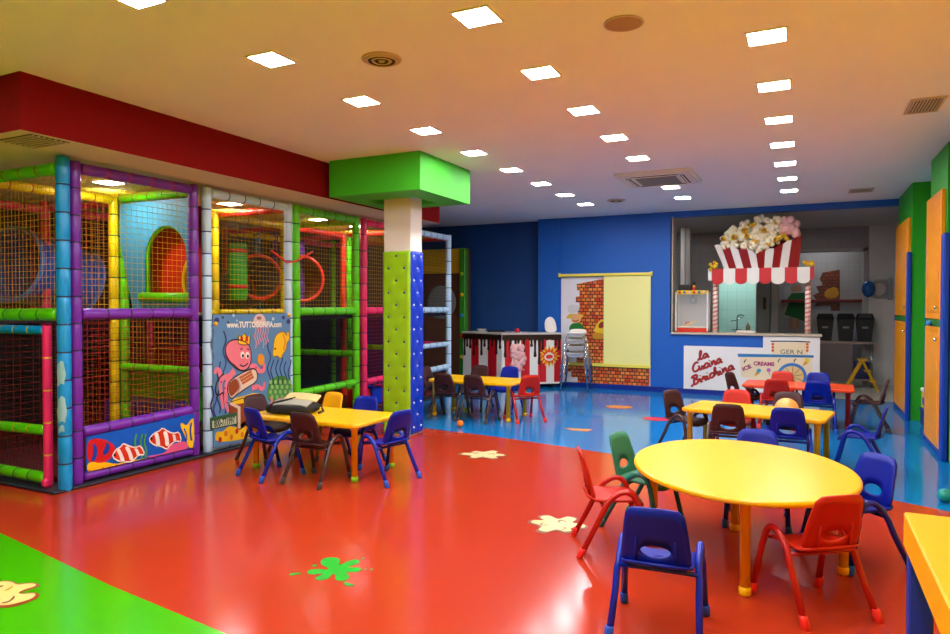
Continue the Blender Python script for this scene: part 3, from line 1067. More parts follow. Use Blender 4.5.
# treasure chest
B.shape('chest', ZB([(190, 500), (250, 480), (330, 470), (345, 560), (240, 632), (192, 575)]), brP, 2)
B.shape('chest_edge', ZB([(188, 492), (245, 520), (245, 628), (232, 628), (232, 530), (190, 508)]), mat('print_chest_edge', (226, 200, 180), .5), 3)
B.shape('treasure', smooth2(ZB([(200, 500), (215, 478), (260, 470), (310, 452), (345, 458), (340, 480), (270, 500), (225, 510)])), yelM, 3)
B.shape('chest_lid', smooth2(ZB([(195, 485), (178, 440), (185, 400), (225, 370), (290, 335), (318, 335), (328, 370), (320, 400), (270, 430), (225, 462)]), 1), mat('print_lid_edge', (228, 205, 190), .5), 4)
B.shape('lid_wood', smooth2(ZB([(186, 445), (186, 410), (212, 385), (226, 384), (240, 415), (238, 432), (208, 466), (196, 470)]), 1), brP, 5)
for q_ in range(3):
    a0, a1 = 236 + q_ * 3, 250 + q_ * 3
    B.shape('lid_plank', ZB([(236 + q_ * 7, 376 + q_ * 13), (296 + q_ * 5, 342 + q_ * 13), (300 + q_ * 5, 353 + q_ * 13), (241 + q_ * 7, 387 + q_ * 13)]), mat('print_brown_light', (190, 96, 30), .5), 5)
B.ribbon('lid_line', ZB([(228, 378), (246, 425), (222, 462)]), .02, mat('print_lid_shade', (196, 160, 150), .5), 6)
# octopus
B.ribbon('tentacle', ZB([(215, 345), (180, 385), (175, 440), (170, 500), (185, 545)]), (.075, .03), octM, 5)
B.ribbon('tentacle', ZB([(150, 380), (140, 340), (125, 335), (120, 360)]), (.06, .03), octM, 5)
B.ribbon('tentacle', ZB([(205, 370), (165, 375), (145, 400), (150, 460), (160, 530)]), (.06, .03), octM, 4)
B.ribbon('tentacle', ZB([(290, 330), (315, 320), (330, 345), (355, 350), (362, 320), (350, 300)]), (.07, .03), octM, 5)
B.ribbon('tentacle', ZB([(300, 430), (330, 420), (355, 440), (362, 400)]), (.06, .03), octM, 5)
B.ribbon('tentacle', ZB([(365, 540), (390, 510), (400, 490), (390, 475)]), (.04, .02), octM, 5)
B.shape('octopus_head', smooth2(ZB([(168, 250), (175, 212), (205, 192), (245, 194), (285, 215), (296, 255), (294, 310), (270, 345), (235, 342), (212, 318), (186, 300)])), octM, 6)
B.ribbon('head_shade', ZB([(175, 270), (190, 300), (215, 318), (238, 340)]), .02, octD, 7)
for (x, y) in ((253, 268), (277, 270)):
    e = B.shape('eye', [Zb(x + 10 * math.cos(a * PI / 8), y + 17 * math.sin(a * PI / 8)) for a in range(16)], whP, 7)
    B.shape('pupil', [Zb(x + 2 + 5 * math.cos(a * PI / 6), y + 4 + 9 * math.sin(a * PI / 6)) for a in range(12)], lineM, 8, parent=e)
B.ribbon('brow', ZB([(242, 240), (252, 236)]), .012, lineM, 8, it=0)
B.ribbon('brow', ZB([(275, 238), (286, 242)]), .012, lineM, 8, it=0)
B.ribbon('mouth', ZB([(240, 315), (258, 326), (280, 308)]), .014, lineM, 8)
B.shape('crown', ZB([(232, 212), (234, 170), (246, 180), (262, 162), (276, 182), (290, 172), (288, 216), (260, 220)]), yelM, 7)
B.shape('crown_gem', ZB([(242, 200), (244, 178), (256, 180), (256, 203)]), redP, 8)
B.shape('crown_gem', ZB([(266, 204), (268, 180), (280, 180), (280, 203)]), redP, 8)
B.shape('gold_coin', [Zb(344 + 17 * math.cos(a * PI / 8), 290 + 28 * math.sin(a * PI / 8)) for a in range(16)], mat('print_gold', (230, 150, 30), .5), 6)
B.ribbon('jewel_string', ZB([(160, 360), (130, 390), (120, 440), (130, 470), (160, 450)]), .016, lineM, 6)
# jellyfish and yellow fish
B.shape('jellyfish', smooth2(ZB([(306, 118), (312, 84), (332, 66), (356, 70), (368, 96), (370, 120), (340, 128)])), mat('print_jelly', (226, 196, 196), .5), 2)
B.shape('jelly_face', [Zb(336 + 12 * math.cos(a * PI / 6), 88 + 9 * math.sin(a * PI / 6)) for a in range(12)], mat('print_jelly_dark', (150, 110, 100), .5), 3)
for j in range(6):
    x = 315 + j * 12
    B.ribbon('jelly_arm', ZB([(x, 122), (x + 8, 150), (x - 4, 175), (x + 10, 205), (x + 4, 235 - (j % 3) * 18)]), .012, pkP, 2)
B.shape('yellow_fish', smooth2(ZB([(402, 280), (404, 230), (412, 180), (432, 158), (458, 154), (470, 178), (468, 160), (482, 150), (484, 196), (470, 205), (468, 240), (450, 265), (440, 290), (425, 270)]), 1), yelM, 3)
B.shape('fish_eye', [Zb(414 + 4 * math.cos(a * PI / 4), 238 + 5 * math.sin(a * PI / 4)) for a in range(8)], lineM, 4)
B.ribbon('fish_stripe', ZB([(452, 165), (464, 200), (455, 245)]), .02, mat('print_orange', (232, 140, 16), .5), 4)
for P_, w_ in (([(168, 250), (175, 212), (205, 192), (245, 194), (285, 215), (296, 255), (294, 310), (270, 345), (235, 342), (212, 318), (186, 300)], .012),
               ([(232, 212), (234, 170), (246, 180), (262, 162), (276, 182), (290, 172), (288, 216), (260, 220)], .010)):
    B.outline(smooth2(ZB(P_)) if len(P_) > 9 else ZB(P_), w_, lineM, 8)
B.outline(smooth2(ZB([(195, 485), (178, 440), (185, 400), (225, 370), (290, 335), (318, 335), (328, 370), (320, 400), (270, 430), (225, 462)]), 1), .012, lineM, 7)
B.outline(smooth2(ZB([(402, 280), (404, 230), (412, 180), (432, 158), (458, 154), (470, 178), (468, 160), (482, 150), (484, 196), (470, 205), (468, 240), (450, 265), (440, 290), (425, 270)]), 1), .008, mat('print_outline_brown', (150, 96, 10), .5), 5)
B.outline(ZB([(190, 500), (250, 480), (330, 470), (345, 560), (240, 632), (192, 575)]), .01, lineM, 4)
for (sx_, sy_) in ((150, 400), (168, 430), (190, 400), (160, 470), (178, 500), (320, 330), (350, 330), (330, 432)):
    B.shape('sucker', [Zb(sx_ + 4 * math.cos(a * PI / 4), sy_ + 5 * math.sin(a * PI / 4)) for a in range(8)], octD, 7)
# lettering and plate
q0, q1 = Zb(176, 137), Zb(444, 133)
B.text('lettering', 'www.TUTTOGONFIA.com', q0[0], q0[1] + .005, .085, whP, 5, bold=.0035, width=q1[0] - q0[0], rot=math.atan2(q1[1] - q0[1], q1[0] - q0[0]))
pl = B.shape('number_plate', ZB([(98, 575), (225, 548), (232, 606), (98, 632)]), mat('print_plate', (40, 92, 52), .5), 6)
B.shape('plate_field', ZB([(106, 590), (222, 565), (224, 602), (106, 625)]), mat('print_plate_field', (206, 212, 180), .5), 7, parent=pl)
q0, q1 = Zb(114, 620), Zb(216, 598)
B.text('plate_lettering', '800-771997', q0[0], q0[1], .10, mat('print_dark_green', (24, 60, 34), .5), 8, bold=.003, width=q1[0] - q0[0], rot=math.atan2(q1[1] - q0[1], q1[0] - q0[0]), parent=pl)
# reef along the foot of the banner
B.shape('reef', smooth2([(.02, .02), (.02, .17), (.12, .14), (.2, .2), (.3, .15), (.42, .22), (.55, .16), (.7, .2), (.85, .14), (1.0, .18), (1.1, .12), (1.1, .02)]), yelM, 2)
for j in range(14):
    B.shape('reef_spot', ell(.08 + j * .075, .07 + .05 * (j % 2), .022, .03, 10), redP if j % 3 == 0 else mat('print_orange2', (226, 120, 16), .5), 3)
for (u_, v_) in ((.03, BH - .09), (BW - .03, BH - .02)):
    MB().sphere(TB((u_, v_, .004)), .022, 10).build('yellow_stud', yelM, ban)

# ------------------------------------------------------------------ clownfish banner (on bay 1)
fb = empty('fish_banner', (-5.335, 3.6, .11), 0, 'low reef banner with orange striped fish and corals', 'banner')
FW, FH = 1.1, .31
MB().prism([(0, 0), (FW, 0), (FW, FH + .02), (0, FH - .02)], -.01, 0, T=TB).build('sheet', mat('banner_sea', (8, 92, 200), .4, noise=.15, nscale=3), fb)
Fp = Panel(fb, TB)


def fpx(x, y):
    q = onx(70 + x / 5.286, 380 + y / 5.283, -5.335)
    return (min(max(q.y - 3.6, .003), FW - .003), min(max(q.z - .11, .003), FH + .01))


FZ = lambda pts: [fpx(*q) for q in pts]
redF = mat('print_fish_red', (206, 24, 30), .4)
blF = mat('print_fish_blue', (20, 60, 160), .4)
Fp.shape('red_fish', smooth2(FZ([(84, 435), (84, 325), (140, 305), (200, 320), (240, 350), (235, 385), (200, 430), (140, 440)]), 1), redF, 1)
Fp.shape('fish_band', smooth2(FZ([(118, 330), (140, 345), (145, 390), (130, 430), (110, 430), (125, 380)]), 1), blF, 2)
Fp.shape('fish_band', smooth2(FZ([(190, 325), (212, 345), (205, 380), (180, 402), (170, 380), (188, 350)]), 1), blF, 2)
Fp.shape('coral', smooth2(FZ([(84, 500), (84, 445), (120, 430), (150, 440), (190, 432), (240, 445), (300, 430), (360, 420), (410, 415), (410, 445), (300, 462), (180, 490)]), 1), mat('print_coral_yellow', (250, 190, 10), .4), 3)
for j in range(12):
    x, y = 100 + j * 24, 478 - j * 4.5 + (j % 3) * 6
    Fp.shape('coral_spot', [fpx(x + 6 * math.cos(a * PI / 4), y + 6 * math.sin(a * PI / 4)) for a in range(8)], mat('print_coral_orange', (220, 110, 10), .4), 4)
Fp.shape('pink_coral', smooth2(FZ([(410, 425), (420, 400), (470, 395), (510, 380), (520, 345), (560, 335), (600, 322), (625, 340), (622, 368), (560, 385), (480, 410)]), 1), mat('print_coral_pink', (232, 92, 140), .4), 3)


def clown(cx, cy, sx, sy, rot):
    def t(a, b):
        return fpx(cx + sx * (a * math.cos(rot) - b * math.sin(rot)), cy + sy * (a * math.sin(rot) + b * math.cos(rot)))
    orM = mat('print_fish_orange', (214, 50, 20), .4)
    Fp.outline(smooth2([t(*p) for p in ((-1, 0), (-.6, -.55), (-.2, -.7), (.0, -.95), (.3, -.6), (.65, -.35), (1, -.5), (1.05, .4), (.7, .25), (.3, .55), (.05, .95), (-.2, .65), (-.65, .5))], 1), .012, whP, 6)
    f = Fp.shape('striped_fish', smooth2([t(*p) for p in ((-1, 0), (-.6, -.55), (-.2, -.7), (.0, -.95), (.3, -.6), (.65, -.35), (1, -.5), (1.05, .4), (.7, .25), (.3, .55), (.05, .95), (-.2, .65), (-.65, .5))], 1), orM, 5)
    for a in (-.45, .12, .62):
        w = .1 if a > .5 else .13
        h = .62 if a < .5 else .3
        Fp.shape('white_band', smooth2([t(a - w, -h), (t(a + w, -h)), t(a + w * 1.3, 0), t(a + w, h), t(a - w, h), t(a - w * .5, 0)], 1), whP, 6, parent=f)
    Fp.shape('fish_eye', [t(-.78 + .07 * math.cos(q * PI / 4), -.12 + .13 * math.sin(q * PI / 4)) for q in range(8)], lineM, 7, parent=f)


clown(495, 310, 85, 62, -.12)
clown(300, 390, 85, 62, -.28)
for j, x in enumerate((345, 375, 395)):
    Fp.ribbon('weed', FZ([(x, 420), (x + 10, 370), (x - 8, 330), (x + 6, 285)]), .02, grP, 4)
Fp.shape('yellow_fish', smooth2(FZ([(655, 205), (655, 370), (625, 365), (610, 300), (580, 240), (590, 222), (615, 245), (640, 205)]), 1), yelM, 4)
Fp.ribbon('fish_band', FZ([(640, 225), (632, 270), (640, 320)]), .02, blF, 5)
Fp.ribbon('fish_band', FZ([(600, 255), (615, 290), (612, 320)]), .014, blF, 5)
# ------------------------------------------------------------------ chairs
def plate(outline, hole, fmap, th, rings=4):
    """plate between a hole loop (or its centre) and an outline loop, bent by fmap(x, z)->Vector, normal thickness th"""
    n = len(outline)
    loops = []
    for k in range(rings + 1):
        t = k / rings
        loops.append([(hole[i][0] * (1 - t) + outline[i][0] * t, hole[i][1] * (1 - t) + outline[i][1] * t) for i in range(n)])
    vs, fs = [], []
    e = 1e-3

    def nrm(x, z):
        a = fmap(x + e, z) - fmap(x - e, z)
        b = fmap(x, z + e) - fmap(x, z - e)
        return a.cross(b).normalized()
    N = n * (rings + 1)
    for sd in (1, -1):
        for lp in loops:
            for (x, z) in lp:
                vs.append(fmap(x, z) + nrm(x, z) * (sd * th / 2))
    for s_ in (0, 1):
        for k in range(rings):
            for i in range(n):
                q = (s_ * N + k * n + i, s_ * N + k * n + (i + 1) % n, s_ * N + (k + 1) * n + (i + 1) % n, s_ * N + (k + 1) * n + i)
                fs.append(q if s_ == 0 else q[::-1])
    for k in (0, rings):
        for i in range(n):
            q = (k * n + i, k * n + (i + 1) % n, N + k * n + (i + 1) % n, N + k * n + i)
            fs.append(q[::-1] if k == 0 else q)
    return MB().add(vs, fs, 0, True)


def loop_match(outline_fn, c, n=40):
    """sample an outline polygon by angle about c so that it pairs with an ellipse"""
    pts = outline_fn
    out = []
    m = len(pts)
    for i in range(n):
        a = 2 * PI * i / n
        d = (math.cos(a), math.sin(a))
        best = None
        for j in range(m):
            p, q = pts[j], pts[(j + 1) % m]
            ex, ey = q[0] - p[0], q[1] - p[1]
            det = d[0] * (-ey) + ex * d[1]
            if abs(det) < 1e-12:
                continue
            rx_, ry_ = p[0] - c[0], p[1] - c[1]
            t = (rx_ * (-ey) + ex * ry_) / det
            s_ = (d[0] * ry_ - d[1] * rx_) / det
            if t > 0 and -1e-9 <= s_ <= 1 + 1e-9 and (best is None or t > best):
                best = t
        out.append((c[0] + d[0] * best, c[1] + d[1] * best))
    return out


# backrest: trapezoid with rounded corners, oval hand hole
_bo = smooth2([(-.145, .325), (.145, .325), (.155, .37), (.140, .50), (.127, .588), (.108, .608), (0, .613), (-.108, .608), (-.127, .588), (-.140, .50), (-.155, .37)], 2)
_hc = (0, .405)
_bo = loop_match(_bo, _hc)
_bh = [(_hc[0] + .066 * math.cos(2 * PI * i / 40), _hc[1] + .030 * math.sin(2 * PI * i / 40)) for i in range(40)]


def back_map(x, z):
    return Vector((x, -.128 - (z - .31) * .26 + .9 * x * x - .12 * (z - .46) ** 2, z))


_so = smooth2([(-.15, -.165), (.15, -.165), (.16, -.1), (.16, .1), (.145, .175), (.0, .188), (-.145, .175), (-.16, .1), (-.16, -.1)], 2)
_so = loop_match(_so, (0, 0))
_sh = [(.002 * math.cos(2 * PI * i / 40), .002 * math.sin(2 * PI * i / 40)) for i in range(40)]


def seat_map(x, y):
    z = .322 + .35 * x * x - .9 * max(0, y - .08) ** 2 * 4 + (max(0, -y - .09) ** 2) * 5
    return Vector((x, y, z))


CH = {}
CH['backrest'] = plate(_bo, _bh, back_map, .012).mesh('backrest')
CH['seat'] = plate(_so, _sh, seat_map, .013, 6).mesh('seat')
rib_ = MB()
for sx in (1,):
    p0 = back_map(.088, .34)
    p1 = back_map(.085, .46)
    rib_.tube([p0 + Vector((0, -.012, 0)), p1 + Vector((0, -.010, 0))], [.007, .004], 6)
CH['rib'] = rib_.mesh('rib')


def arch_pts(sx):
    base = [(.205, 0.0), (.145, .25), (.125, .33), (.10, .375), (.06, .392), (.015, .38), (-.03, .345), (-.065, .295), (-.11, .2), (-.215, 0.0)]
    P = [base[0]] + smooth2(base[1:-1], 1, False) + [base[-1]]
    return [(sx * (.183 + (.012 if z < .1 else 0) - .006 * (z > .3)), y, z) for y, z in P]


for sx in (-1, 1):
    CH['side_frame', sx] = MB().tube(arch_pts(sx), .0165, 10).mesh('side_frame')
    for j, (ya, yb_) in enumerate(((.2052, .192), (-.2155, -.198))):
        cpm = MB().lathe([(.017, 0), (.021, .004), (.0205, .05), (.0175, .056)], 12)
        me = cpm.mesh('foot_cap')
        sl_ = (yb_ - ya) / .047
        for v_ in me.vertices:
            v_.co = Vector((v_.co.x + sx * .195, v_.co.y + ya + v_.co.z * sl_, v_.co.z))
        CH['foot', sx, j] = me
CH['crossbar'] = MB().tube([(-.18, -.07, .295), (.18, -.07, .295)], .011, 8).mesh('crossbar')


def chair_proto(c):
    r = empty('child_chair')
    cp = lambda k: CH[k].copy()
    bk = link('backrest', cp('backrest'), 'chair_' + c, r)
    rbm = cp('rib')
    link('rib', rbm, 'chair_' + c, bk)
    link('rib', rbm, 'chair_' + c, bk, sc=(-1, 1, 1))
    link('seat', cp('seat'), 'chair_' + c, r)
    for sx in (-1, 1):
        f = link('side_frame', cp(('side_frame', sx)), 'leg_' + c, r)
        for j in (0, 1):
            link('foot_cap', cp(('foot', sx, j)), 'foot_' + c, f)
    link('crossbar', cp('crossbar'), 'leg_' + c, r)
    return r


PROT = {}


def chair(c, x, y, fx, fy, label, group):
    if c not in PROT:
        PROT[c] = o = chair_proto(c)
    else:
        o = copy_tree(PROT[c])
    o.location = (x, y, 0)
    o.rotation_euler = (0, 0, math.atan2(fy, fx) - PI / 2)
    tag(o, label, 'chair', group)
    return o


G1, G2, G3, G4, G5 = 'chairs around the oval table', 'chairs around the table by the octopus banner', 'chairs around the table by the striped counter', 'chairs around the long yellow table', 'chairs around the red table'
chair('red', .04, 3.75, -.243, .32, 'red plastic child chair with its back turned, at the oval yellow table', G1)
chair('blue', -.60, 3.19, -.07, 1, 'blue plastic child chair backed onto open red floor at the oval table', G1)
chair('red', -1.07, 4.12, .92, .39, 'red plastic child chair beside the green chair at the oval table', G1)
chair('green', -.98, 4.62, .84, -.2, 'green plastic child chair at the oval yellow table', G1)
chair('blue', .26, 4.55, -.75, -.66, 'blue plastic child chair at the oval table facing the red chair', G1)
chair('blue', -.29, 5.04, .05, -1, 'blue child chair between the oval table and the long yellow table', G1)
chair('blue', -4.23, 4.56, .28, .96, 'blue child chair beside the backpack, turned towards the banner table', G2)
chair('brown', -3.73, 4.57, 0, 1, 'brown child chair with its back to the red floor at the banner table', G2)
chair('blue', -3.24, 4.89, -.97, .22, 'blue child chair at the table end next to the tufted column', G2)
chair('brown', -4.70, 5.02, 1, -.1, 'brown child chair at the table end in front of the octopus banner', G2)
chair('yellow', -4.34, 5.36, -.2, -1, 'yellow child chair in front of the green play posts', G2)
chair('blue', -3.82, 5.24, 0, -1, 'blue child chair beside the yellow chair, backed to the play frame', G2)
chair('brown', -4.76, 8.5, 1, 0, 'brown child chair at the table end behind the tufted column', G3)
chair('brown', -4.245, 7.92, 0, 1, 'brown child chair between the column and another brown chair', G3)
chair('brown', -3.795, 7.89, 0, 1, 'brown child chair next to the orange ball', G3)
chair('brown', -4.31, 8.82, 0, -1, 'brown child chair between its table and the striped counter', G3)
chair('blue', -3.82, 8.8, 0, -1, 'blue child chair in front of the striped counter', G3)
chair('red', -3.27, 8.16, -.74, .67, 'red child chair at the end of the table by the striped counter', G3)
chair('brown', -1.10, 7.2, .85, -.5, 'brown child chair alone at the free end of the long yellow table', G4)
chair('brown', -.63, 6.66, -.06, 1, 'brown child chair backed towards the oval table', G4)
chair('blue', -.13, 6.66, 0, 1, 'dark blue child chair backed towards the oval table', G4)
chair('red', -.64, 7.42, 0, -1, 'orange-red child chair between the long yellow and the red table', G4)
chair('brown', -.15, 7.46, 0, -1, 'brown child chair holding a peach ball on its seat', G4)
chair('brown', -.72, 9.46, .93, -.36, 'brown child chair in front of the red cursive lettering', G5)
chair('red', -.305, 9.12, 0, 1, 'dark red child chair with its back turned at the red table', G5)
chair('red', -.27, 9.82, 0, -1, 'red child chair between the red table and the ice cream panel', G5)
chair('blue', .14, 9.12, 0, 1, 'blue child chair with its back turned at the red table', G5)
chair('blue', .16, 9.84, 0, -1, 'blue child chair between the red table and the white counter front', G5)
chair('brown', .70, 9.42, -1, .05, 'brown child chair at the red table end near the yellow ladder', G5)
chair('blue', .46, 6.98, -1, .12, 'blue child chair seen side-on at the long table end near the cupboards', G4)


# ------------------------------------------------------------------ tables
def table(x, y, w, d, rz, label, top='tab_yellow', leg='tab_leg', cap='cap_lime', h=.5, th=.04, name='child_table', outline=None, legs=None):
    r = empty(name, (x, y, 0), rz, label, 'table')
    ol = outline or rrect(-w / 2, w / 2, -d / 2, d / 2, .05, 4)
    t = MB()
    n = len(ol)
    prof = ((.975, h - th), (.993, h - th + .006), (1.0, h - th + .014), (1.0, h - .012), (.994, h - .004), (.982, h))
    vs, fs = [], []
    for k, z in prof:
        kx = 1 - (1 - k) * (1.0 if outline else 1.0)
        vs += [(p[0] * kx, p[1] * kx, z) for p in ol]
    for i in range(len(prof) - 1):
        for j in range(n):
            fs.append((i * n + j, i * n + (j + 1) % n, (i + 1) * n + (j + 1) % n, (i + 1) * n + j))
    fs.append(tuple(range(n))[::-1])
    fs.append(tuple((len(prof) - 1) * n + j for j in range(n)))
    t.add(vs, fs)
    t.build('table_top', top, r)
    lg = legs or [(sx * (w / 2 - .07), sy * (d / 2 - .07)) for sx in (-1, 1) for sy in (-1, 1)]
    me = MB().lathe([(.026, .035), (.026, h - th - .02), (.036, h - th - .018), (.036, h - th)], 16).mesh('leg')
    mc = MB().lathe([(.024, 0), (.032, .006), (.032, .035), (.028, .045)], 16).mesh('foot_cap')
    for (lx, ly) in lg:
        l_ = link('leg', me, leg, r, loc=(lx, ly, 0))
        link('foot_cap', mc, cap, l_)
    return r


ov = ell(0, 0, .80, .63, 56)
rzv = math.atan2(-.966, .26)
cr, sr = math.cos(-rzv), math.sin(-rzv)
OC = (-.348, 4.40)
lgs = []
for (lx, ly) in ((-.269, 3.739), (.203, 4.269), (-.411, 4.785), (-.875, 4.44)):
    dx, dy = lx - OC[0], ly - OC[1]
    lgs.append((dx * cr - dy * sr, dx * sr + dy * cr))
table(OC[0], OC[1], 1.6, 1.26, rzv, 'large oval yellow table with round yellow legs on the red floor', outline=ov, legs=lgs, h=.53, th=.036, cap='tab_leg', name='oval_table')
table(-.41, 7.03, 1.27, .64, -.17, 'long yellow rectangular table between the oval table and the red table', cap='tab_leg')
table(-3.97, 4.96, 1.24, .70, 0, 'yellow rectangular table with lime foot caps holding a backpack')
table(-3.96, 8.25, 1.24, .68, -.02, 'yellow rectangular table on blue floor in front of the striped counter', cap='tab_leg')
table(-.08, 9.48, 1.26, .64, -.04, 'orange-red rectangular table in front of the white ice cream panel', 'tab_red', 'tab_leg_red', 'tab_leg_red')

# orange desk at the right edge
dk = empty('orange_desk', (.35, 3.08, 0), .0, 'thick-edged orange desk with blue square legs', 'desk')
MB().bbox(0, .8, -1.25, 0, .57, .7, .006).build('desk_top', 'orange_d', dk)
lm = MB().bbox(-.04, .04, -.04, .04, 0, .57, .006).mesh('leg')
for (lx, ly) in ((.05, -.05), (.75, -.05), (.05, -1.2), (.75, -1.2)):
    link('leg', lm, 'trim_blue', dk, loc=(lx, ly, 0))


# ------------------------------------------------------------------ balls
def ball(x, y, z, r, c, label):
    o = empty('play_ball', (x, y, z), 0, label, 'ball')
    MB().sphere((0, 0, r), r, 24).build('shell', mat('ball_' + label.split()[0], c, .35), o)
    MB().tube([(r * 1.001 * math.cos(a * PI / 16), r * 1.001 * math.sin(a * PI / 16), r) for a in range(32)], r * .012, 4, closed=True).build('seam', MATS['ball_' + label.split()[0]], o)


ball(-3.8, 7.37, 0, .042, (245, 120, 10), 'orange plastic ball on blue floor near the red edge')
ball(-4.2, 8.35, 0, .045, (190, 190, 20), 'yellow plastic ball under the table by the striped counter')
ball(.97, 6.2, 0, .05, (20, 150, 140), 'teal plastic ball on the floor beside the orange desk')
ball(-.16, 7.47, .34, .115, (236, 170, 90), 'peach ball resting on a brown chair seat')

# ------------------------------------------------------------------ backpack on the banner table
bk = empty('backpack', (-4.25, 4.87, .5), .3, 'black backpack with grey and cream flap lying on the yellow table', 'backpack')


def lump(prm, sc, pos, m, name, parent, jit=0.0, n=24, flat=0.0):
    vs, fs = [], []
    k = 12
    for i in range(k + 1):
        th = PI * i / k
        for j in range(n):
            a = 2 * PI * j / n
            sg = lambda v: (abs(v) ** prm) * (1 if v >= 0 else -1)
            x = sg(math.sin(th)) * sg(math.cos(a))
            y = sg(math.sin(th)) * sg(math.sin(a))
            z = sg(math.cos(th))
            w = 1 + jit * (math.sin(x * 7 + y * 3) * math.sin(y * 6 - x * 2))
            vs.append((pos[0] + sc[0] * x * w, pos[1] + sc[1] * y * w, pos[2] + sc[2] * z * w))
    for i in range(k):
        for j in range(n):
            fs.append((i * n + j, (i + 1) * n + j, (i + 1) * n + (j + 1) % n, i * n + (j + 1) % n))
    return MB().add(vs, fs, 0, True).build(name, m, parent)


bk.scale = (.84, .84, .9)
clothB = mat('bag_black_fabric', (18, 18, 20), .8, bump=.3, bscale=120)
lump(.6, (.27, .19, .055), (0, 0, .056), clothB, 'bag_body', bk, .06)
fp = MB()


def sheet(name, m, x0, x1, y0, y1, zf, th=.012, nx=14, ny=10):
    vs, fs = [], []
    for s_ in (0, 1):
        for i in range(nx + 1):
            for j in range(ny + 1):
                x = x0 + (x1 - x0) * i / nx
                y = y0 + (y1 - y0) * j / ny
                vs.append((x, y, zf(x, y) - s_ * th))
    N = (nx + 1) * (ny + 1)
    for i in range(nx):
        for j in range(ny):
            a = i * (ny + 1) + j
            fs.append((a, a + ny + 1, a + ny + 2, a + 1))
            fs.append((N + a, N + a + 1, N + a + ny + 2, N + a + ny + 1))
    for i in range(nx):
        for j in (0, ny):
            a = i * (ny + 1) + j
            q = (a, a + ny + 1, N + a + ny + 1, N + a)
            fs.append(q if j else q[::-1])
    for j in range(ny):
        for i in (0, nx):
            a = i * (ny + 1) + j
            q = (a, a + 1, N + a + 1, N + a)
            fs.append(q[::-1] if i else q)
    return MB().add(vs, fs, 0, True).build(name, m, bk)


sheet('back_pad', mat('bag_grey_mesh', (158, 156, 144), .8, bump=.3, bscale=200), -.19, .22, -.15, .04, lambda x, y: .112 + .16 * (y + .15) - .35 * x * x)
sheet('cream_flap', mat('bag_cream', (208, 186, 122), .75), -.12, .26, .02, .17, lambda x, y: .145 + .30 * (y - .02) - .35 * x * x)
for q in (-.10,):
    MB().tube([(q - .12, -.17, .05), (q - .06, -.15, .12), (q + .02, -.05, .135), (q + .1, .05, .15), (q + .12, .14, .14)], .011, 6).build('strap', clothB, bk)
MB().tube([(.2, .05, .10), (.29, .1, .06), (.33, .05, .02), (.3, -.02, .012)], .012, 6).build('strap', clothB, bk)
# ------------------------------------------------------------------ floor stickers
def sticker(name, px_c, r, outline, m, label, cat='floor sticker', rim=None, rz=0.0, extra=()):
    c = onz(*px_c)
    o = empty(name, (c.x, c.y, 0), rz, label, cat)
    if rim:
        MB().prism([(p[0] * r, p[1] * r) for p in outline], .0006, .0022).build('outline', rim, o)
        MB().prism([(p[0] * r * .9 + .02 * r, p[1] * r * .86 + .05 * r) for p in outline], .0006, .0032).build('fill', m, o)
    else:
        MB().prism([(p[0] * r, p[1] * r) for p in outline], .0006, .0022).build('splash', m, o)
    for nm, pts, mm in extra:
        MB().prism([(p[0] * r, p[1] * r) for p in pts], .0006, .0042).build(nm, mm, o)
    return o


def petals(n, r0, r1, w=.5, sd=1):
    rnd = random.Random(sd)
    out = []
    for i in range(n):
        a = 2 * PI * i / n + rnd.uniform(-.12, .12)
        q = r1 * rnd.uniform(.8, 1.05)
        d = PI / n
        out += [(r0 * math.cos(a - d), r0 * math.sin(a - d)), (q * .8 * math.cos(a - d * w), q * .8 * math.sin(a - d * w)), (q * math.cos(a - d * w * .6), q * math.sin(a - d * w * .6)),
                (q * math.cos(a + d * w * .6), q * math.sin(a + d * w * .6)), (q * .8 * math.cos(a + d * w), q * .8 * math.sin(a + d * w))]
    return smooth2(out, 2)


popS = mat('sticker_cream', (224, 204, 146), .35)
popR = mat('sticker_brown', (150, 62, 16), .35)
popL = mat('sticker_brown_line', (120, 60, 20), .35)
gS = mat('sticker_green', (10, 170, 40), .3)
curl = lambda x, y, s_, a: (lambda P: ribbon(smooth2(P, 2, False), .035))([(x + s_ * math.cos(a + t) * (1 - .1 * t), y + s_ * math.sin(a + t) * (1 - .1 * t)) for t in (0, .8, 1.6, 2.4, 3.2)])
cur = lambda sd: [('curl', curl(.35 * math.cos(q * 2.1 + sd), .35 * math.sin(q * 2.1 + sd), .14, q * 1.7 + sd), popL) for q in range(5)]
sticker('popcorn_sticker', (483, 455), .25, petals(6, .55, 1, .55, 3), popS, 'cream popcorn sticker on red floor near the blue zone edge', rim=popL, rz=.4, extra=cur(.3))
sticker('popcorn_sticker', (556, 525), .22, petals(6, .55, 1, .55, 5), popS, 'cream popcorn sticker on red floor beside the red chair', rim=popL, rz=.2, extra=cur(1.2))


def outline_sticker(name, shapes, label, cat='floor sticker'):
    c = onz(*shapes[0][1][0])
    o = empty(name, (c.x, c.y, 0), 0, label, cat)
    for k, (nm, pts, m, it, hh) in enumerate(shapes):
        P = [onz(*q) for q in pts]
        P = [(q.x - c.x, q.y - c.y) for q in P]
        MB().prism(smooth2(P, it) if it else P, .0006, hh).build(nm, m, o)
    return o


def zz_(ox, oy, k):
    return lambda pts: [(ox + a / k, oy + b / k) for a, b in pts]


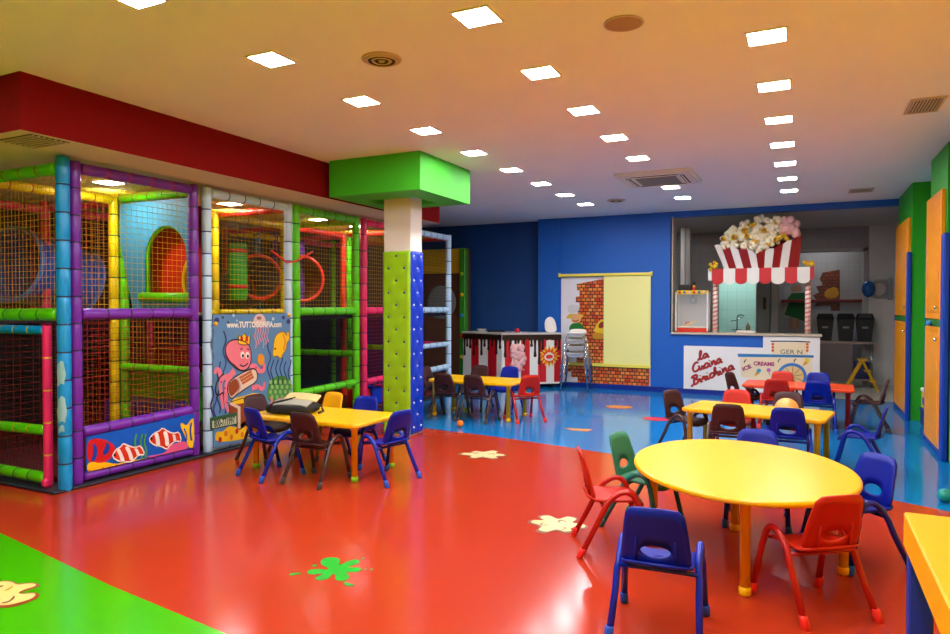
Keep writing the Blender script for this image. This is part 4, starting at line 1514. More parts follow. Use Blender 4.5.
zg = zz_(0, 560, 7.917)
rim_ = zg([(-130, 300), (-110, 220), (-50, 175), (40, 165), (105, 168), (140, 192), (220, 182), (290, 184), (318, 200), (290, 222), (190, 250), (160, 268), (230, 262), (290, 260), (320, 275), (290, 310), (200, 345), (100, 375), (0, 382), (-80, 370)])
fill_ = zg([(-120, 295), (-100, 222), (-50, 182), (40, 172), (95, 176), (135, 202), (215, 190), (270, 190), (290, 200), (265, 216), (180, 240), (140, 265), (170, 275), (230, 270), (270, 268), (285, 280), (250, 310), (170, 335), (80, 358), (0, 362), (-75, 350)])
outline_sticker('popcorn_sticker', [('outline', rim_, popR, 1, .0022), ('fill', fill_, mat('sticker_tan', (246, 214, 130), .35), 1, .0032),
    ('curl', zg([(70, 330), (100, 300), (110, 285), (120, 300), (100, 322), (60, 345), (10, 352), (20, 340)]), popL, 1, .0042),
    ('curl', zg([(35, 245), (70, 225), (100, 205), (104, 215), (75, 240), (40, 250)]), mat('sticker_mustard', (200, 160, 20), .35), 1, .0042),
    ('curl', zg([(-10, 215), (10, 205), (35, 208), (20, 214), (5, 222)]), popL, 1, .0042)],
    'large cream popcorn sticker with brown edge on the green floor')
zs = zz_(270, 540, 6.333)
outline_sticker('paint_splat_sticker', [('splash', zs([(318, 140), (335, 118), (390, 111), (440, 116), (444, 135), (432, 160), (470, 150), (500, 132), (545, 125), (566, 132), (562, 148), (520, 162), (485, 172), (530, 176), (575, 178), (576, 195), (540, 205), (490, 203), (480, 210), (500, 225), (500, 245), (470, 260), (425, 258), (410, 245), (415, 225), (402, 214), (385, 225), (375, 245), (330, 256), (290, 252), (286, 240), (320, 225), (345, 212), (310, 216), (250, 220), (232, 208), (245, 192), (300, 185), (360, 190), (375, 182), (350, 170), (325, 158)]), gS, 1, .0022),
    ('drop', zs([(120, 218), (135, 212), (190, 208), (200, 214), (160, 222), (125, 226)]), gS, 1, .0022),
    ('drop', zs([(263, 166), (270, 158), (298, 157), (296, 166), (272, 170)]), gS, 1, .0022),
    ('drop', zs([(466, 272), (480, 272), (535, 285), (525, 293), (490, 293), (468, 282)]), gS, 1, .0022),
    ('drop', zs([(580, 116), (592, 112), (598, 118), (586, 124)]), gS, 1, .0022),
    ('drop', zs([(594, 188), (604, 182), (614, 187), (604, 193)]), gS, 1, .0022),
    ('drop', zs([(632, 187), (644, 182), (656, 187), (644, 192)]), gS, 1, .0022)], 'green paint splat sticker on the red floor')
oS = mat('sticker_orange', (226, 100, 20), .35)
sticker('pizza_sticker', (577, 429.5), .17, [(-1, .1), (1, .5), (.9, -.4), (-.2, -.5)], mat('sticker_pizza', (214, 150, 60), .35), 'small orange pizza slice sticker on blue floor by the red zone', rim=oS)
sticker('pizza_sticker', (619, 407), .2, ell(0, 0, 1, .8, 20), mat('sticker_pizza2', (206, 120, 40), .35), 'small round orange sticker on blue floor before the yellow blind', rim=oS)
sticker('red_sticker', (656, 419), .18, ell(0, 0, 1, .8, 20), mat('sticker_red', (220, 30, 50), .35), 'small round red sticker on blue floor beside a brown chair', rim=mat('sticker_red_rim', (190, 20, 36), .35))

# ------------------------------------------------------------------ striped counter
CL, CK, CRr = Vector((-5.82, 11.42, 0)), Vector((-4.86, 11.05, 0)), Vector((-3.99, 11.74, 0))
ct = empty('striped_counter', CK, 0, 'red and white striped bar counter with chocolate drips and candy decorations', 'counter')
lo = lambda p: tuple(Vector(p) - CK)
plan = [CL, CK, CRr, Vector((-4.12, 11.85, 0)), Vector((-5.7, 11.9, 0))]
ins = lambda k: [tuple((Vector((-4.9, 11.5, 0)) + (p - Vector((-4.9, 11.5, 0))) * k).xy - CK.xy) for p in plan]
CTOP = 1.0
MB().prism(ins(.985), .1, CTOP - .03).build('carcass', 'dark', ct)
MB().prism(ins(1.03), CTOP - .03, CTOP).build('counter_top', mat('counter_top', (206, 200, 196), .35), ct)
MB().prism(ins(1.01), .075, .11).build('base_rail', 's_white', ct)
for p in plan:
    q = (Vector((-4.9, 11.5, 0)) + (p - Vector((-4.9, 11.5, 0))) * .86)
    w_ = MB().lathe([(.0, -.02), (.038, -.02), (.04, -.012), (.04, .012), (.038, .02), (0, .02)], 14)
    w_.build('castor', 'black', ct, loc=lo((q.x, q.y, .041)), rot=(PI / 2, 0, .4))


def face(a, b):
    d = (b - a).normalized()
    nn = Vector((d.y, -d.x, 0))
    Ln = (b - a).length
    return d, nn, Ln


fa, fb_ = face(CL, CK), face(CK, CRr)


def on_face(k, u, z, n):
    a = CL if k == 0 else CK
    d, nn, Ln = (fa, fb_)[k]
    return lo(a + d * (u * Ln) + nn * n + Vector((0, 0, z)))


wl = [55, 50, 58, 55, 30]
wr_ = [18, 45, 60, 57, 55, 54, 53, 47]
for k, ws in ((0, wl), (1, wr_)):
    tot, acc = sum(ws), 0
    for i, w in enumerate(ws):
        u0, u1 = acc / tot, (acc + w) / tot
        acc += w
        red = (i % 2 == 1) if k == 0 else (i % 2 == 1)
        vs = [on_face(k, u, z, n) for n in (.0, .012) for (u, z) in ((u0 + .001, .11), (u1 - .001, .11), (u1 - .001, CTOP - .035), (u0 + .001, CTOP - .035))]
        MB().add(vs, [(0, 3, 2, 1), (4, 5, 6, 7), (0, 1, 5, 4), (1, 2, 6, 5), (2, 3, 7, 6), (3, 0, 4, 7)]).build('stripe', 's_red' if red else 's_white', ct)
# chocolate drips: a wavy band with hanging drops on each face
drops = {0: ((.05, .52), (.12, .25), (.2, .3), (.3, .5), (.38, .2), (.5, .48), (.58, .22), (.68, .32), (.78, .2), (.88, .42), (.97, .25)),
         1: ((.05, .5), (.13, .28), (.22, .25), (.27, .3), (.36, .42), (.49, .2), (.55, .50), (.62, .72), (.68, .3), (.9, .18), (.96, .3))}
for k in (0, 1):
    Ln = (fa, fb_)[k][2]
    for (u, dz) in drops[k]:
        h = dz * .62
        w = .024
        pts = [(-w * 1.3, 0), (-w * .8, -h * .35), (-w * .7, -h * .7)] + [(w * 1.15 * math.cos(t), -h + w * 1.2 * math.sin(t)) for t in [PI + PI * q / 8 for q in range(9)]] + [(w * .7, -h * .7), (w * .8, -h * .35), (w * 1.3, 0)]
        MB().prism(pts, .012, .024, T=lambda p, u=u, k=k, Ln=Ln: on_face(k, u + p[0] / Ln, CTOP - .1 + p[1], p[2])).build('drip', 'choc', ct)
    band = [(0, 0), (1, 0)]
    low = []
    for q in range(25):
        low.append((1 - q / 24, -.075 - .03 * abs(math.sin(q * 1.35))))
    MB().prism(band + low, .011, .022, T=lambda p, k=k: on_face(k, p[0], CTOP - .035 + p[1], p[2])).build('chocolate_band', 'choc', ct)
# cotton candy on the front face (right part)
rc = random.Random(4)
u0_ = .25
cm = MB()
for q in range(60):
    t = rc.random()
    zz = .34 + .42 * t
    ww = .13 * math.sin(min(1, max(.15, 1 - abs(t - .6) * 1.3)) * PI / 2)
    c = on_face(1, u0_ + rc.uniform(-1, 1) * ww / fb_[2], zz, .02)
    cm.sphere(c, rc.uniform(.04, .062), 8, jit=.2, rnd=rc)
tag(cm.build('cotton_candy', 'candy', ct), kind='stuff')
for (du, z) in ((-.13, .42), (-.12, .36), (.12, .34), (-.1, .46)):
    MB().sphere(on_face(1, u0_ + du / fb_[2], z, .016), .016, 8).build('candy_bit', 'candy', ct)
# burst
TF = lambda p: on_face(1, .79 + p[0] / fb_[2], .575 + p[1], p[2])
rs = random.Random(2)


def star(n, r0, r1):
    return [((r1 * rs.uniform(.85, 1.1) if i % 2 == 0 else r0) * math.cos(PI * i / n), (r1 * rs.uniform(.85, 1.1) if i % 2 == 0 else r0) * math.sin(PI * i / n)) for i in range(2 * n)]


MB().prism(star(16, .13, .21), .013, .018, T=TF).build('burst', mat('burst_yellow', (250, 200, 30), .4), ct)
MB().prism(star(12, .10, .165), .013, .022, T=TF).build('burst', mat('burst_orange', (236, 90, 16), .4), ct)
MB().prism(smooth2([(-.08, -.06), (-.1, .0), (-.05, .05), (0, .08), (.06, .05), (.1, .01), (.07, -.07), (0, -.09)]), .013, .026, T=TF).build('burst', 's_white', ct)
MB().prism(smooth2([(-.07, -.02), (-.05, .03), (.05, .03), (.075, -.01), (.04, -.04), (-.04, -.045)]), .013, .030, T=TF).build('burst', mat('burst_red', (220, 60, 20), .4), ct)
# small things on the counter
o = empty('red_cup', (-4.72, 11.42, CTOP), 0, 'small red cup upside down on the striped counter', 'cup')
MB().lathe([(.045, 0), (.05, .005), (.038, .07), (.03, .075), (0, .075)], 18).build('cup', 's_red', o)
MB().lathe([(.052, 0), (.054, .004), (.052, .008), (.046, .008)], 18).build('rim', 's_dred', o)
o = empty('white_bowl', (-5.5, 11.55, CTOP), 0, 'small white bowl on the striped counter', 'bowl')
MB().lathe([(.04, 0), (.09, .045), (.095, .05), (.085, .05), (.035, .012), (0, .01)], 20).build('bowl', 's_white', o)
MB().lathe([(.045, 0), (.045, .008), (.04, .01)], 20).build('foot', 's_white', o)
o = empty('dark_tray', (-5.15, 11.45, CTOP), .3, 'low dark tray on the striped counter', 'tray')
MB().bbox(-.16, .16, -.1, .1, 0, .02, .006).build('tray', 'dark', o)
MB().tube([(-.15, -.09, .025), (.15, -.09, .025), (.15, .09, .025), (-.15, .09, .025)], .007, 6, closed=True).build('rim', 'dark', o)


# ------------------------------------------------------------------ stack of white high chairs
def high_chair():
    r = empty('high_chair')
    s_ = MB()
    prof = rrect(-.16, .16, -.15, .15, .05, 4)
    n = len(prof)
    rows = ((.7, 0), (.8, .008), (.96, .058), (1.06, .062), (1.06, .052), (1.0, .048), (.86, .0), (.74, -.012))
    vs, fs = [], []
    for kx, z in rows:
        vs += [(p[0] * kx, p[1] * kx, z) for p in prof]
    for i in range(len(rows) - 1):
        for j in range(n):
            fs.append((i * n + j, i * n + (j + 1) % n, (i + 1) * n + (j + 1) % n, (i + 1) * n + j))
    fs.append(tuple(range(n)))
    fs.append(tuple((len(rows) - 1) * n + j for j in range(n))[::-1])
    s_.add(vs, fs, 0, True)
    s_.build('seat_shell', mat('high_chair_white', (236, 232, 224), .4), r, loc=(0, 0, .6))
    b = MB().prism(smooth2([(-.15, 0), (-.15, .05), (-.12, .10), (0, .115), (.12, .10), (.15, .05), (.15, 0)], 2), 0, .012, T=lambda p: (p[0], .155 + p[1] * .12 + p[2], .66 + p[1] * .55))
    b.build('backrest', MATS['high_chair_white'], r)
    for sx in (-1, 1):
        for sy in (-1, 1):
            MB().tube([(sx * .15, sy * .14, .6), (sx * .24, sy * .26, .015)], .0105, 10).build('leg', 'chrome', r)
            MB().lathe([(.012, 0), (.015, .004), (.013, .03)], 10).build('foot_cap', 'dark', r, loc=(sx * .2412, sy * .2615, 0))
    return r


hp = None
for i, lb in enumerate(('lowest white high chair in the stack by the striped counter', 'second lowest white high chair in the stack by the counter', 'second highest white high chair in the stack by the counter', 'topmost white high chair in the stack by the striped counter')):
    o = high_chair() if hp is None else copy_tree(hp)
    hp = hp or o
    o.location = (-3.63, 11.52, .118 * i)
    o.rotation_euler = (0, 0, .15)
    tag(o, lb, 'high chair', 'white high chairs stacked beside the counter')
# white rounded tray standing on the counter end
o = empty('white_tray', (-4.17, 11.70, CTOP), .5, 'white rounded high-chair tray standing upright on the counter end', 'tray')
MB().prism(smooth2([(-.10, 0), (-.115, .15), (-.09, .24), (-.02, .29), (.05, .27), (.1, .16), (.11, 0)], 2), 0, .02, T=lambda p: (p[0], p[2] + p[1] * .2, p[1] + .001)).build('tray_board', MATS['high_chair_white'], o)
MB().tube([(-.08, .005, .05), (-.075, .03, .18), (-.02, .045, .24), (.045, .035, .2), (.08, .012, .05)], .009, 6).build('raised_rim', MATS['high_chair_white'], o)

# ------------------------------------------------------------------ brick mural and yellow blind
mu = empty('brick_mural', (-4.05, 11.925, .08), 0, 'white wall board printed with a brick wall and a green-shirted cook', 'mural')
TM = lambda p: (p[0], -p[2], p[1])
MB().prism([(0, 0), (1.63, 0), (1.63, 1.93), (0, 1.93)], -.0, .012, T=TM).build('board', mat('board_white', (226, 226, 232), .5), mu)


def brick_print(name):
    m = bpy.data.materials.new(name)
    m.use_nodes = True
    nt = m.node_tree
    b = nt.nodes['Principled BSDF']
    b.inputs['Roughness'].default_value = .5
    tc = nt.nodes.new('ShaderNodeTexCoord')
    sp_ = nt.nodes.new('ShaderNodeSeparateXYZ')
    cb_ = nt.nodes.new('ShaderNodeCombineXYZ')
    nt.links.new(tc.outputs['Object'], sp_.inputs[0])
    nt.links.new(sp_.outputs['X'], cb_.inputs['X'])
    nt.links.new(sp_.outputs['Z'], cb_.inputs['Y'])

    def brick(c1, c2, mo, off):
        br = nt.nodes.new('ShaderNodeTexBrick')
        br.offset = off
        br.inputs['Color1'].default_value = rgb(*c1)
        br.inputs['Color2'].default_value = rgb(*c2)
        br.inputs['Mortar'].default_value = rgb(*mo)
        br.inputs['Scale'].default_value = 1.0
        br.inputs['Brick Width'].default_value = .085
        br.inputs['Row Height'].default_value = .062
        br.inputs['Mortar Size'].default_value = .009
        br.inputs['Mortar Smooth'].default_value = .3
        nt.links.new(cb_.outputs[0], br.inputs['Vector'])
        return br
    br = brick((200, 40, 10), (236, 146, 56), (48, 18, 10), .5)
    nt.links.new(br.outputs['Color'], b.inputs['Base Color'])
    MATS[name] = m
    return m


bpM = brick_print('print_bricks')
Mu = Panel(mu, TM)
st = [(.82, .36), (.82, 1.90), (.27, 1.80)]
zz = 1.80
x = .27
for q, (dx) in enumerate((.0, .05, -.02, .05, .02, .06, .0, .05, -.03, .04, -.02, .05, .0)):
    st += [(.27 + dx + .03, zz), (.27 + dx + .03, zz - .11)]
    zz -= .11
st += [(.2, .36)]
MB().prism(st, .011, .0135, T=TM).build('printed_bricks', bpM, mu)
MB().prism([(.32, .01), (1.62, .01), (1.62, .34), (.08, .34), (.12, .2), (.2, .2), (.2, .1), (.32, .1)], .011, .0135, T=TM).build('printed_bricks', bpM, mu)


def mp(x, y):
    q = ony(x, y, 11.91)
    return (q.x + 4.05, q.z - .08)


# enlarged-view coordinates (555..660 x 270..330, 9.05x) -> mural
mz = lambda pts: [mp(555 + a / 9.048, 270 + b / 9.05) for a, b in pts]
Mu.step = .0025
Mu.shape('cook_hat', smooth2(mz([(110, 345), (130, 315), (170, 312), (215, 318), (222, 350), (205, 385), (140, 392), (120, 380)])), mat('print_hat', (210, 206, 208), .5), 6)
Mu.shape('cook_hair', smooth2(mz([(100, 430), (120, 400), (150, 395), (240, 400), (265, 415), (240, 430), (150, 432), (110, 445)])), mat('print_hair', (226, 190, 50), .5), 6)
Mu.shape('cook_face', smooth2(mz([(145, 470), (142, 420), (170, 400), (215, 402), (238, 430), (232, 465), (190, 482)])), mat('print_skin', (232, 172, 116), .5), 7)
Mu.ribbon('cook_smile', mz([(165, 455), (190, 468), (215, 450)]), .02, mat('print_smile', (150, 60, 30), .5), 8)
Mu.shape('cook_shirt', smooth2(mz([(125, 520), (150, 485), (190, 478), (240, 485), (265, 520), (280, 640), (200, 660), (140, 600)])), mat('print_shirt', (16, 120, 40), .5), 6)
Mu.shape('pizza', smooth2(mz([(345, 560), (385, 470), (430, 440), (447, 470), (447, 560), (430, 600)]), 1), mat('print_pizza', (226, 190, 30), .5), 6)
Mu.shape('pizza_topping', smooth2(mz([(390, 520), (400, 480), (440, 460), (446, 510), (420, 530)]), 1), mat('print_topping', (150, 40, 16), .5), 7)
Mu.shape('pizza_board', smooth2(mz([(335, 600), (350, 560), (447, 575), (447, 625), (345, 625)]), 1), mat('print_board', (196, 140, 20), .5), 7)
bl_ = empty('roller_blind', (-3.24, 11.875, 0), 0, 'yellow roller blind half covering the brick mural', 'blind')
blM = mat('blind_yellow', (240, 236, 150), .6, bump=.05, bscale=200)
MB().bbox(-.83, .84, -.03, .02, 2.02, 2.07, .008).build('head_rail', mat('blind_rail_yellow', (240, 224, 90), .45), bl_)
MB().box(0.0, .83, .0, .004, .45, 2.03).build('blind_fabric', blM, bl_)
MB().bbox(-.80, .835, -.012, .02, .40, .455, .006).build('bottom_rail', MATS['blind_rail_yellow'], bl_)
MB().tube([(.82, -.012, 2.02), (.822, -.012, .6)], .003, 5).build('pull_cord', 'white_paint', bl_)
for sx in (-.83, .84):
    MB().bbox(sx - .015, sx + .015, -.035, .025, 2.005, 2.085, .006).build('bracket', MATS['blind_rail_yellow'], bl_)

# ------------------------------------------------------------------ white front panel with cursive lettering
fpn = empty('kitchen_front_board', (-1.85, 11.885, 0), 0, 'white board under the hatch with red cursive name and painted ice cream cart', 'sign board')
TK = lambda p: (p[0], -p[2], p[1])
MB().prism([(0, .085), (2.06, .085), (2.06, 1.0), (1.24, 1.0), (1.24, .815), (0, .815)], -.0, .012, T=TK).build('board', mat('board_offwhite', (238, 234, 228), .45), fpn)
K = Panel(fpn, lambda p: TK((p[0], p[1], p[2] + .012)), .002)


def kp(a, b):     # enlarged view 680..830 x 335..395 at 6.333x
    q = ony(680 + a / 6.333, 335 + b / 6.333, 11.885)
    return (q.x + 1.85, q.z)


kz = lambda pts: [kp(*q) for q in pts]
scr = mat('script_red', (196, 36, 30), .4)
scd = mat('script_dark', (110, 20, 24), .4)
# hand-drawn cursive strokes, in units of x-height along a rising baseline
GL = {
    'l': ([[(-.1, .2), (.1, .05), (.3, .5), (.5, 1.4), (.52, 1.9), (.38, 1.95), (.3, 1.4), (.3, .5), (.42, .02), (.7, .15)]], .7),
    'I': ([[(.0, 1.5), (.25, 1.85), (.6, 1.8), (.55, 1.2), (.45, .4), (.2, 0), (-.1, .15), (.1, .4), (.5, .25), (.85, .3)]], .85),
    'a': ([[(.75, .85), (.4, 1.0), (.08, .6), (.15, .1), (.45, .05), (.72, .5), (.78, .95), (.72, .3), (.85, 0), (1.05, .15)]], 1.0),
    'C': ([[(1.0, 1.55), (.9, 1.85), (.5, 1.9), (.1, 1.3), (.02, .6), (.3, .05), (.75, .05), (1.1, .35)]], 1.05),
    'u': ([[(0, .8), (.1, 1.0), (.12, .3), (.3, 0), (.55, .2), (.68, .95), (.68, .25), (.82, 0), (1.0, .15)]], .95),
    'c': ([[(.68, .8), (.5, 1.0), (.15, .8), (.08, .35), (.3, 0), (.6, .1), (.8, .25)]], .75),
    'i': ([[(0, .3), (.15, .95), (.15, .25), (.3, 0), (.5, .15)], [(.18, 1.3), (.22, 1.42)]], .48),
    'n': ([[(0, .8), (.12, 1.0), (.15, .05), (.2, .6), (.45, 1.0), (.62, .8), (.64, .2), (.78, 0), (.95, .15)]], .9),
    'B': ([[(.3, 1.8), (.32, .9), (.25, .05)], [(-.1, 1.5), (.2, 1.9), (.8, 1.85), (.9, 1.4), (.4, 1.0), (.95, .85), (1.05, .3), (.6, -.05), (.1, .1), (-.2, -.2)]], 1.15),
    'r': ([[(0, .3), (.15, .95), (.22, .82), (.45, .88), (.42, .3), (.55, 0), (.72, .15)]], .65),
    'h': ([[(0, .3), (.25, 1.2), (.32, 1.8), (.18, 1.85), (.12, 1.2), (.12, .05), (.2, .6), (.42, .98), (.58, .75), (.6, .2), (.74, 0), (.9, .15)]], .85),
}


def cursive(word, p0, p1, xh):
    adv = sum(GL[c][1] for c in word)
    x0, y0 = kp(*p0)
    x1, y1 = kp(*p1)
    sx = math.hypot(x1 - x0, y1 - y0) / adv
    an = math.atan2(y1 - y0, x1 - x0)
    sy = xh
    x = 0
    for c in word:
        for st_ in GL[c][0]:
            for (w, m_, ly) in ((.036, scd, 2), (.024, scr, 3)):
                pts = [((x + a) * sx + b * sy * .18, b * sy) for a, b in st_]
                pts = [(x0 + a * math.cos(an) - b * math.sin(an) * .6, y0 + a * math.sin(an) + b) for a, b in pts]
                K.ribbon('letter_' + c.lower() if ly == 3 else 'letter_shadow', pts, w, m_, ly, it=2)  # the wider dark red stroke outlines each letter
        x += GL[c][1]


cursive('la', (115, 160), (185, 138), .07)
cursive('Cucina', (82, 238), (268, 172), .074)
cursive('Birichina', (80, 318), (345, 215), .074)
# ice cream cart painting
crm = mat('cart_cream', (240, 220, 180), .5)
cbl = mat('cart_blue', (40, 120, 180), .5)
K.shape('cart_body', kz([(382, 140), (835, 138), (835, 300), (700, 320), (385, 262)]), crm, 1)
K.shape('cart_shelf', kz([(365, 118), (845, 128), (848, 143), (368, 138)]), cbl, 2)
K.shape('cart_sign', kz([(578, 48), (822, 48), (808, 128), (585, 125)]), crm, 1)
K.ribbon('sign_line', kz([(575, 40), (700, 38), (825, 44)]), .018, mat('cart_black', (30, 26, 26), .5), 2)
for xx in (588, 806):
    for yy in (58, 78, 98):
        K.shape('sign_scallop', [kp(xx + 9 * math.cos(a * PI / 5), yy + 9 * math.sin(a * PI / 5)) for a in range(10)], mat('cart_orange', (226, 96, 40), .5), 2)
q0 = kp(636, 118)
K.text('sign_lettering', 'GER N', q0[0], q0[1], .10, mat('cart_grey', (96, 90, 80), .5), 3, width=kp(775, 118)[0] - q0[0])
pur = mat('cart_purple', (170, 40, 110), .5)
q0, q1 = kp(402, 228), kp(455, 205)
K.text('lettering', 'ICE', q0[0], q0[1], .085, pur, 3, bold=.004, width=math.hypot(q1[0] - q0[0], q1[1] - q0[1]), rot=math.atan2(q1[1] - q0[1], q1[0] - q0[0]))
q0, q1 = kp(466, 190), kp(598, 196)
K.text('lettering', 'CREAMS', q0[0], q0[1], .085, pur, 3, bold=.004, width=q1[0] - q0[0], rot=math.atan2(q1[1] - q0[1], q1[0] - q0[0]))
for (x, y, c, s_) in ((490, 235, (60, 170, 190), 1), (552, 232, (206, 110, 180), -1), (795, 170, (230, 200, 40), 1)):
    K.shape('cone', kz([(x - 20 * s_, y + 28), (x - 2, y - 12), (x + 16, y + 8)]), mat('cone_tan', (214, 160, 50), .5), 2)
    K.shape('scoop', [kp(x + 10 + 14 * math.cos(a * PI / 6), y - 10 + 13 * math.sin(a * PI / 6)) for a in range(12)], mat('scoop_%d' % x, c, .5), 3)
wc = (708, 262)
K.shape('wheel_rim', [kp(wc[0] + 95 * math.cos(a * PI / 20), wc[1] - 85 * math.sin(a * PI / 20)) for a in range(41)][:41], mat('wheel_blue', (60, 120, 190), .5), 3)
K.shape('wheel_face', [kp(wc[0] + 76 * math.cos(a * PI / 16), wc[1] - 66 * math.sin(a * PI / 16)) for a in range(32)], mat('wheel_tan', (236, 196, 130), .5), 4)
for q in range(10):
    a = 2 * PI * q / 10 + .2
    K.ribbon('spoke', kz([(wc[0], wc[1]), (wc[0] + 72 * math.cos(a), wc[1] - 62 * math.sin(a))]), .009, mat('wheel_brown', (150, 110, 60), .5), 5, it=0)
for (x, y) in ((412, 165), (627, 160), (727, 160)):
    K.ribbon('flourish', kz([(x - 6, y + 12), (x, y - 4), (x + 8, y - 10)]), .014, MATS['cart_black'], 3)
# ------------------------------------------------------------------ popcorn sign on the hatch
SY = 12.02
ps = empty('popcorn_sign', (-.7, SY, SILL), 0, 'giant popcorn box sign with striped awning and candy-striped poles', 'sign')
PSO = Vector((-.7, SY, SILL))


def sp3(x, y, dy=0.0):
    q = ony(x, y, SY)
    return Vector((q.x, SY + dy, q.z)) - PSO


# enlarged view: 700..830 x 205..290 at 7.306x
def sg(a, b, dy=0.0):
    return sp3(700 + a / 7.308, 205 + b / 7.306, dy)


# valance: alternating scallops
xs = [68, 96, 180, 266, 352, 440, 528, 626, 716, 808, 838]
zt = sg(440, 462).z
for i in range(len(xs) - 1):
    a, b = sg(xs[i], 0).x, sg(xs[i + 1], 0).x
    zb_ = sg(440, 548).z
    w = b - a
    end = i in (0, len(xs) - 2)
    r = w / 2
    pts = [(a, zt), (b, zt)] + ([(b, zb_), (a, zb_)] if end else [(b, zb_)] + [(a + r + r * math.cos(t), zb_ - r * .75 * math.sin(t)) for t in [PI * q / 12 for q in range(1, 12)]] + [(a, zb_)])
    dy = -.10 if not end else -.08
    MB().prism(pts, 0, .012, T=lambda p, dy=dy: (p[0], dy - p[2], p[1])).build('scallop', 's_red' if i % 2 else 's_white', ps)
x0_, x1_ = sg(70, 0).x, sg(836, 0).x
MB().box(x0_ + .01, x1_ - .01, -.085, .16, zt - .03, zt).build('awning_board', 's_white', ps)
for s_, xx in ((0, x0_), (1, x1_)):
    MB().box(xx - .006, xx + .006, -.085, .16, zb_ + .02, zt).build('awning_side', 's_white' if s_ == 0 else 's_red', ps)
# flared box: two faces meeting at a front corner, in stripes
top = [(112, 300), (160, 300), (225, 315), (285, 330), (350, 325), (415, 365), (480, 340), (545, 322), (610, 290), (672, 260), (745, 235)]
bot = [(180, 470), (217, 472), (272, 475), (325, 478), (385, 480), (432, 484), (470, 484), (525, 480), (580, 475), (640, 470), (718, 468)]
for i in range(10):
    d0 = -.04 - .05 * (1 - abs(i - 5) / 5)
    d1 = -.04 - .05 * (1 - abs(i + 1 - 5) / 5)
    red = i % 2 == 1 if i < 5 else (i % 2 == 1)
    A_, B_ = sg(*top[i], d0 - .09), sg(*top[i + 1], d1 - .09)
    C_, D_ = sg(*bot[i + 1], d1), sg(*bot[i], d0)
    th = Vector((0, .02, 0))
    mid = (A_ + B_) / 2 + Vector((0, 0, .018))
    vs = [D_, C_, B_, mid, A_]
    vs = vs + [v + th for v in vs]
    MB().add(vs, [(0, 1, 2, 3, 4), (9, 8, 7, 6, 5), (0, 5, 6, 1), (1, 6, 7, 2), (2, 7, 8, 3), (3, 8, 9, 4), (4, 9, 5, 0)]).build('box_stripe', ('s_dred' if red else 's_white'), ps)
# back and sides of the box so that it is closed
bk_ = [sg(*top[0], .0), sg(*top[10], .0), sg(*bot[10], .12), sg(*bot[0], .12)]
ft = [sg(*top[0], -.14), sg(*top[10], -.14), sg(*bot[10], -.05), sg(*bot[0], -.05)]
vs = ft + [v + Vector((0, .24, 0)) for v in bk_]
MB().add(vs, [(4, 7, 6, 5), (0, 3, 7, 4), (1, 5, 6, 2)]).build('box_back', 's_dred', ps)
# popcorn heap
rk = random.Random(11)
outl = [(150, 270), (200, 215), (265, 160), (330, 140), (420, 95), (520, 95), (575, 110), (570, 200), (580, 280), (520, 310), (440, 340), (360, 320), (250, 310), (170, 300)]


def inside(x, y):
    c = False
    for i in range(len(outl)):
        (xa, ya), (xb, yb2) = outl[i], outl[i - 1]
        if (ya > y) != (yb2 > y) and x < (xb - xa) * (y - ya) / (yb2 - ya) + xa:
            c = not c
    return c


kern = []
for q in range(6):
    mb = MB()
    r0 = random.Random(50 + q)
    for j in range(6):
        dv = Vector((r0.uniform(-1, 1), r0.uniform(-1, 1), r0.uniform(-1, 1))).normalized()
        mb.sphere(dv * .034, r0.uniform(.026, .038), 8, jit=.12, rnd=r0, mi=1 if j == 0 and q in (1, 4) else 0)
    if q == 0:
        mb.sphere((0, -.05, 0), .034, 8, mi=1)
        mb.sphere((0, -.075, 0), .018, 8, mi=2)
    me = mb.mesh('kernel')
    for m_ in ('cream2', 'popyel', 'popbrown'):
        me.materials.append(M[m_])
    kern.append(me)
n = 0
tries = 0
placed = []
while n < 44 and tries < 4000:
    tries += 1
    x, y = rk.uniform(150, 590), rk.uniform(90, 345)
    if not inside(x, y) or any((x - a) ** 2 + (y - b) ** 2 < 41 ** 2 for a, b in placed):
        continue
    placed.append((x, y))
    c = sg(x, y, -.02 - .12 * (y - 90) / 250 + rk.uniform(-.03, .03))
    link('kernel', kern[n % 6], None, ps, loc=tuple(c), rot=(rk.uniform(0, 6), rk.uniform(0, 6), rk.uniform(0, 6)) if n % 6 != 0 else (0, 0, rk.uniform(-.5, .5)), sc=(rk.uniform(1.2, 1.6),) * 3)
    n += 1
core = MB()
for (x, y) in ((250, 260), (330, 240), (420, 220), (500, 200), (400, 290), (540, 170)):
    core.sphere(sg(x, y, .06), .13, 12)
tag(core.build('popcorn_heap', 'cream2', ps), kind='stuff')
# pink cotton candy lump
cn = MB()
for q in range(26):
    x, y = 642 + max(-60, min(60, rk.gauss(0, 36))), 165 + max(-50, min(50, rk.gauss(0, 34)))
    cn.sphere(sg(x, y, -.02 + rk.uniform(-.08, .03)), rk.uniform(.065, .085), 8, jit=.1, rnd=rk)
tag(cn.build('cotton_candy', 'candy', ps), kind='stuff')
for (x, y) in ((600, 240), (100, 447), (800, 440)):
    cl = MB()
    for q in range(9):
        cl.sphere(sg(x + rk.gauss(0, 22), y + rk.gauss(0, 14), -.13 + rk.uniform(-.03, .03)), rk.uniform(.026, .036), 8, jit=.15, rnd=rk)
    cl.build('yellow_kernel', 'popyel', ps)
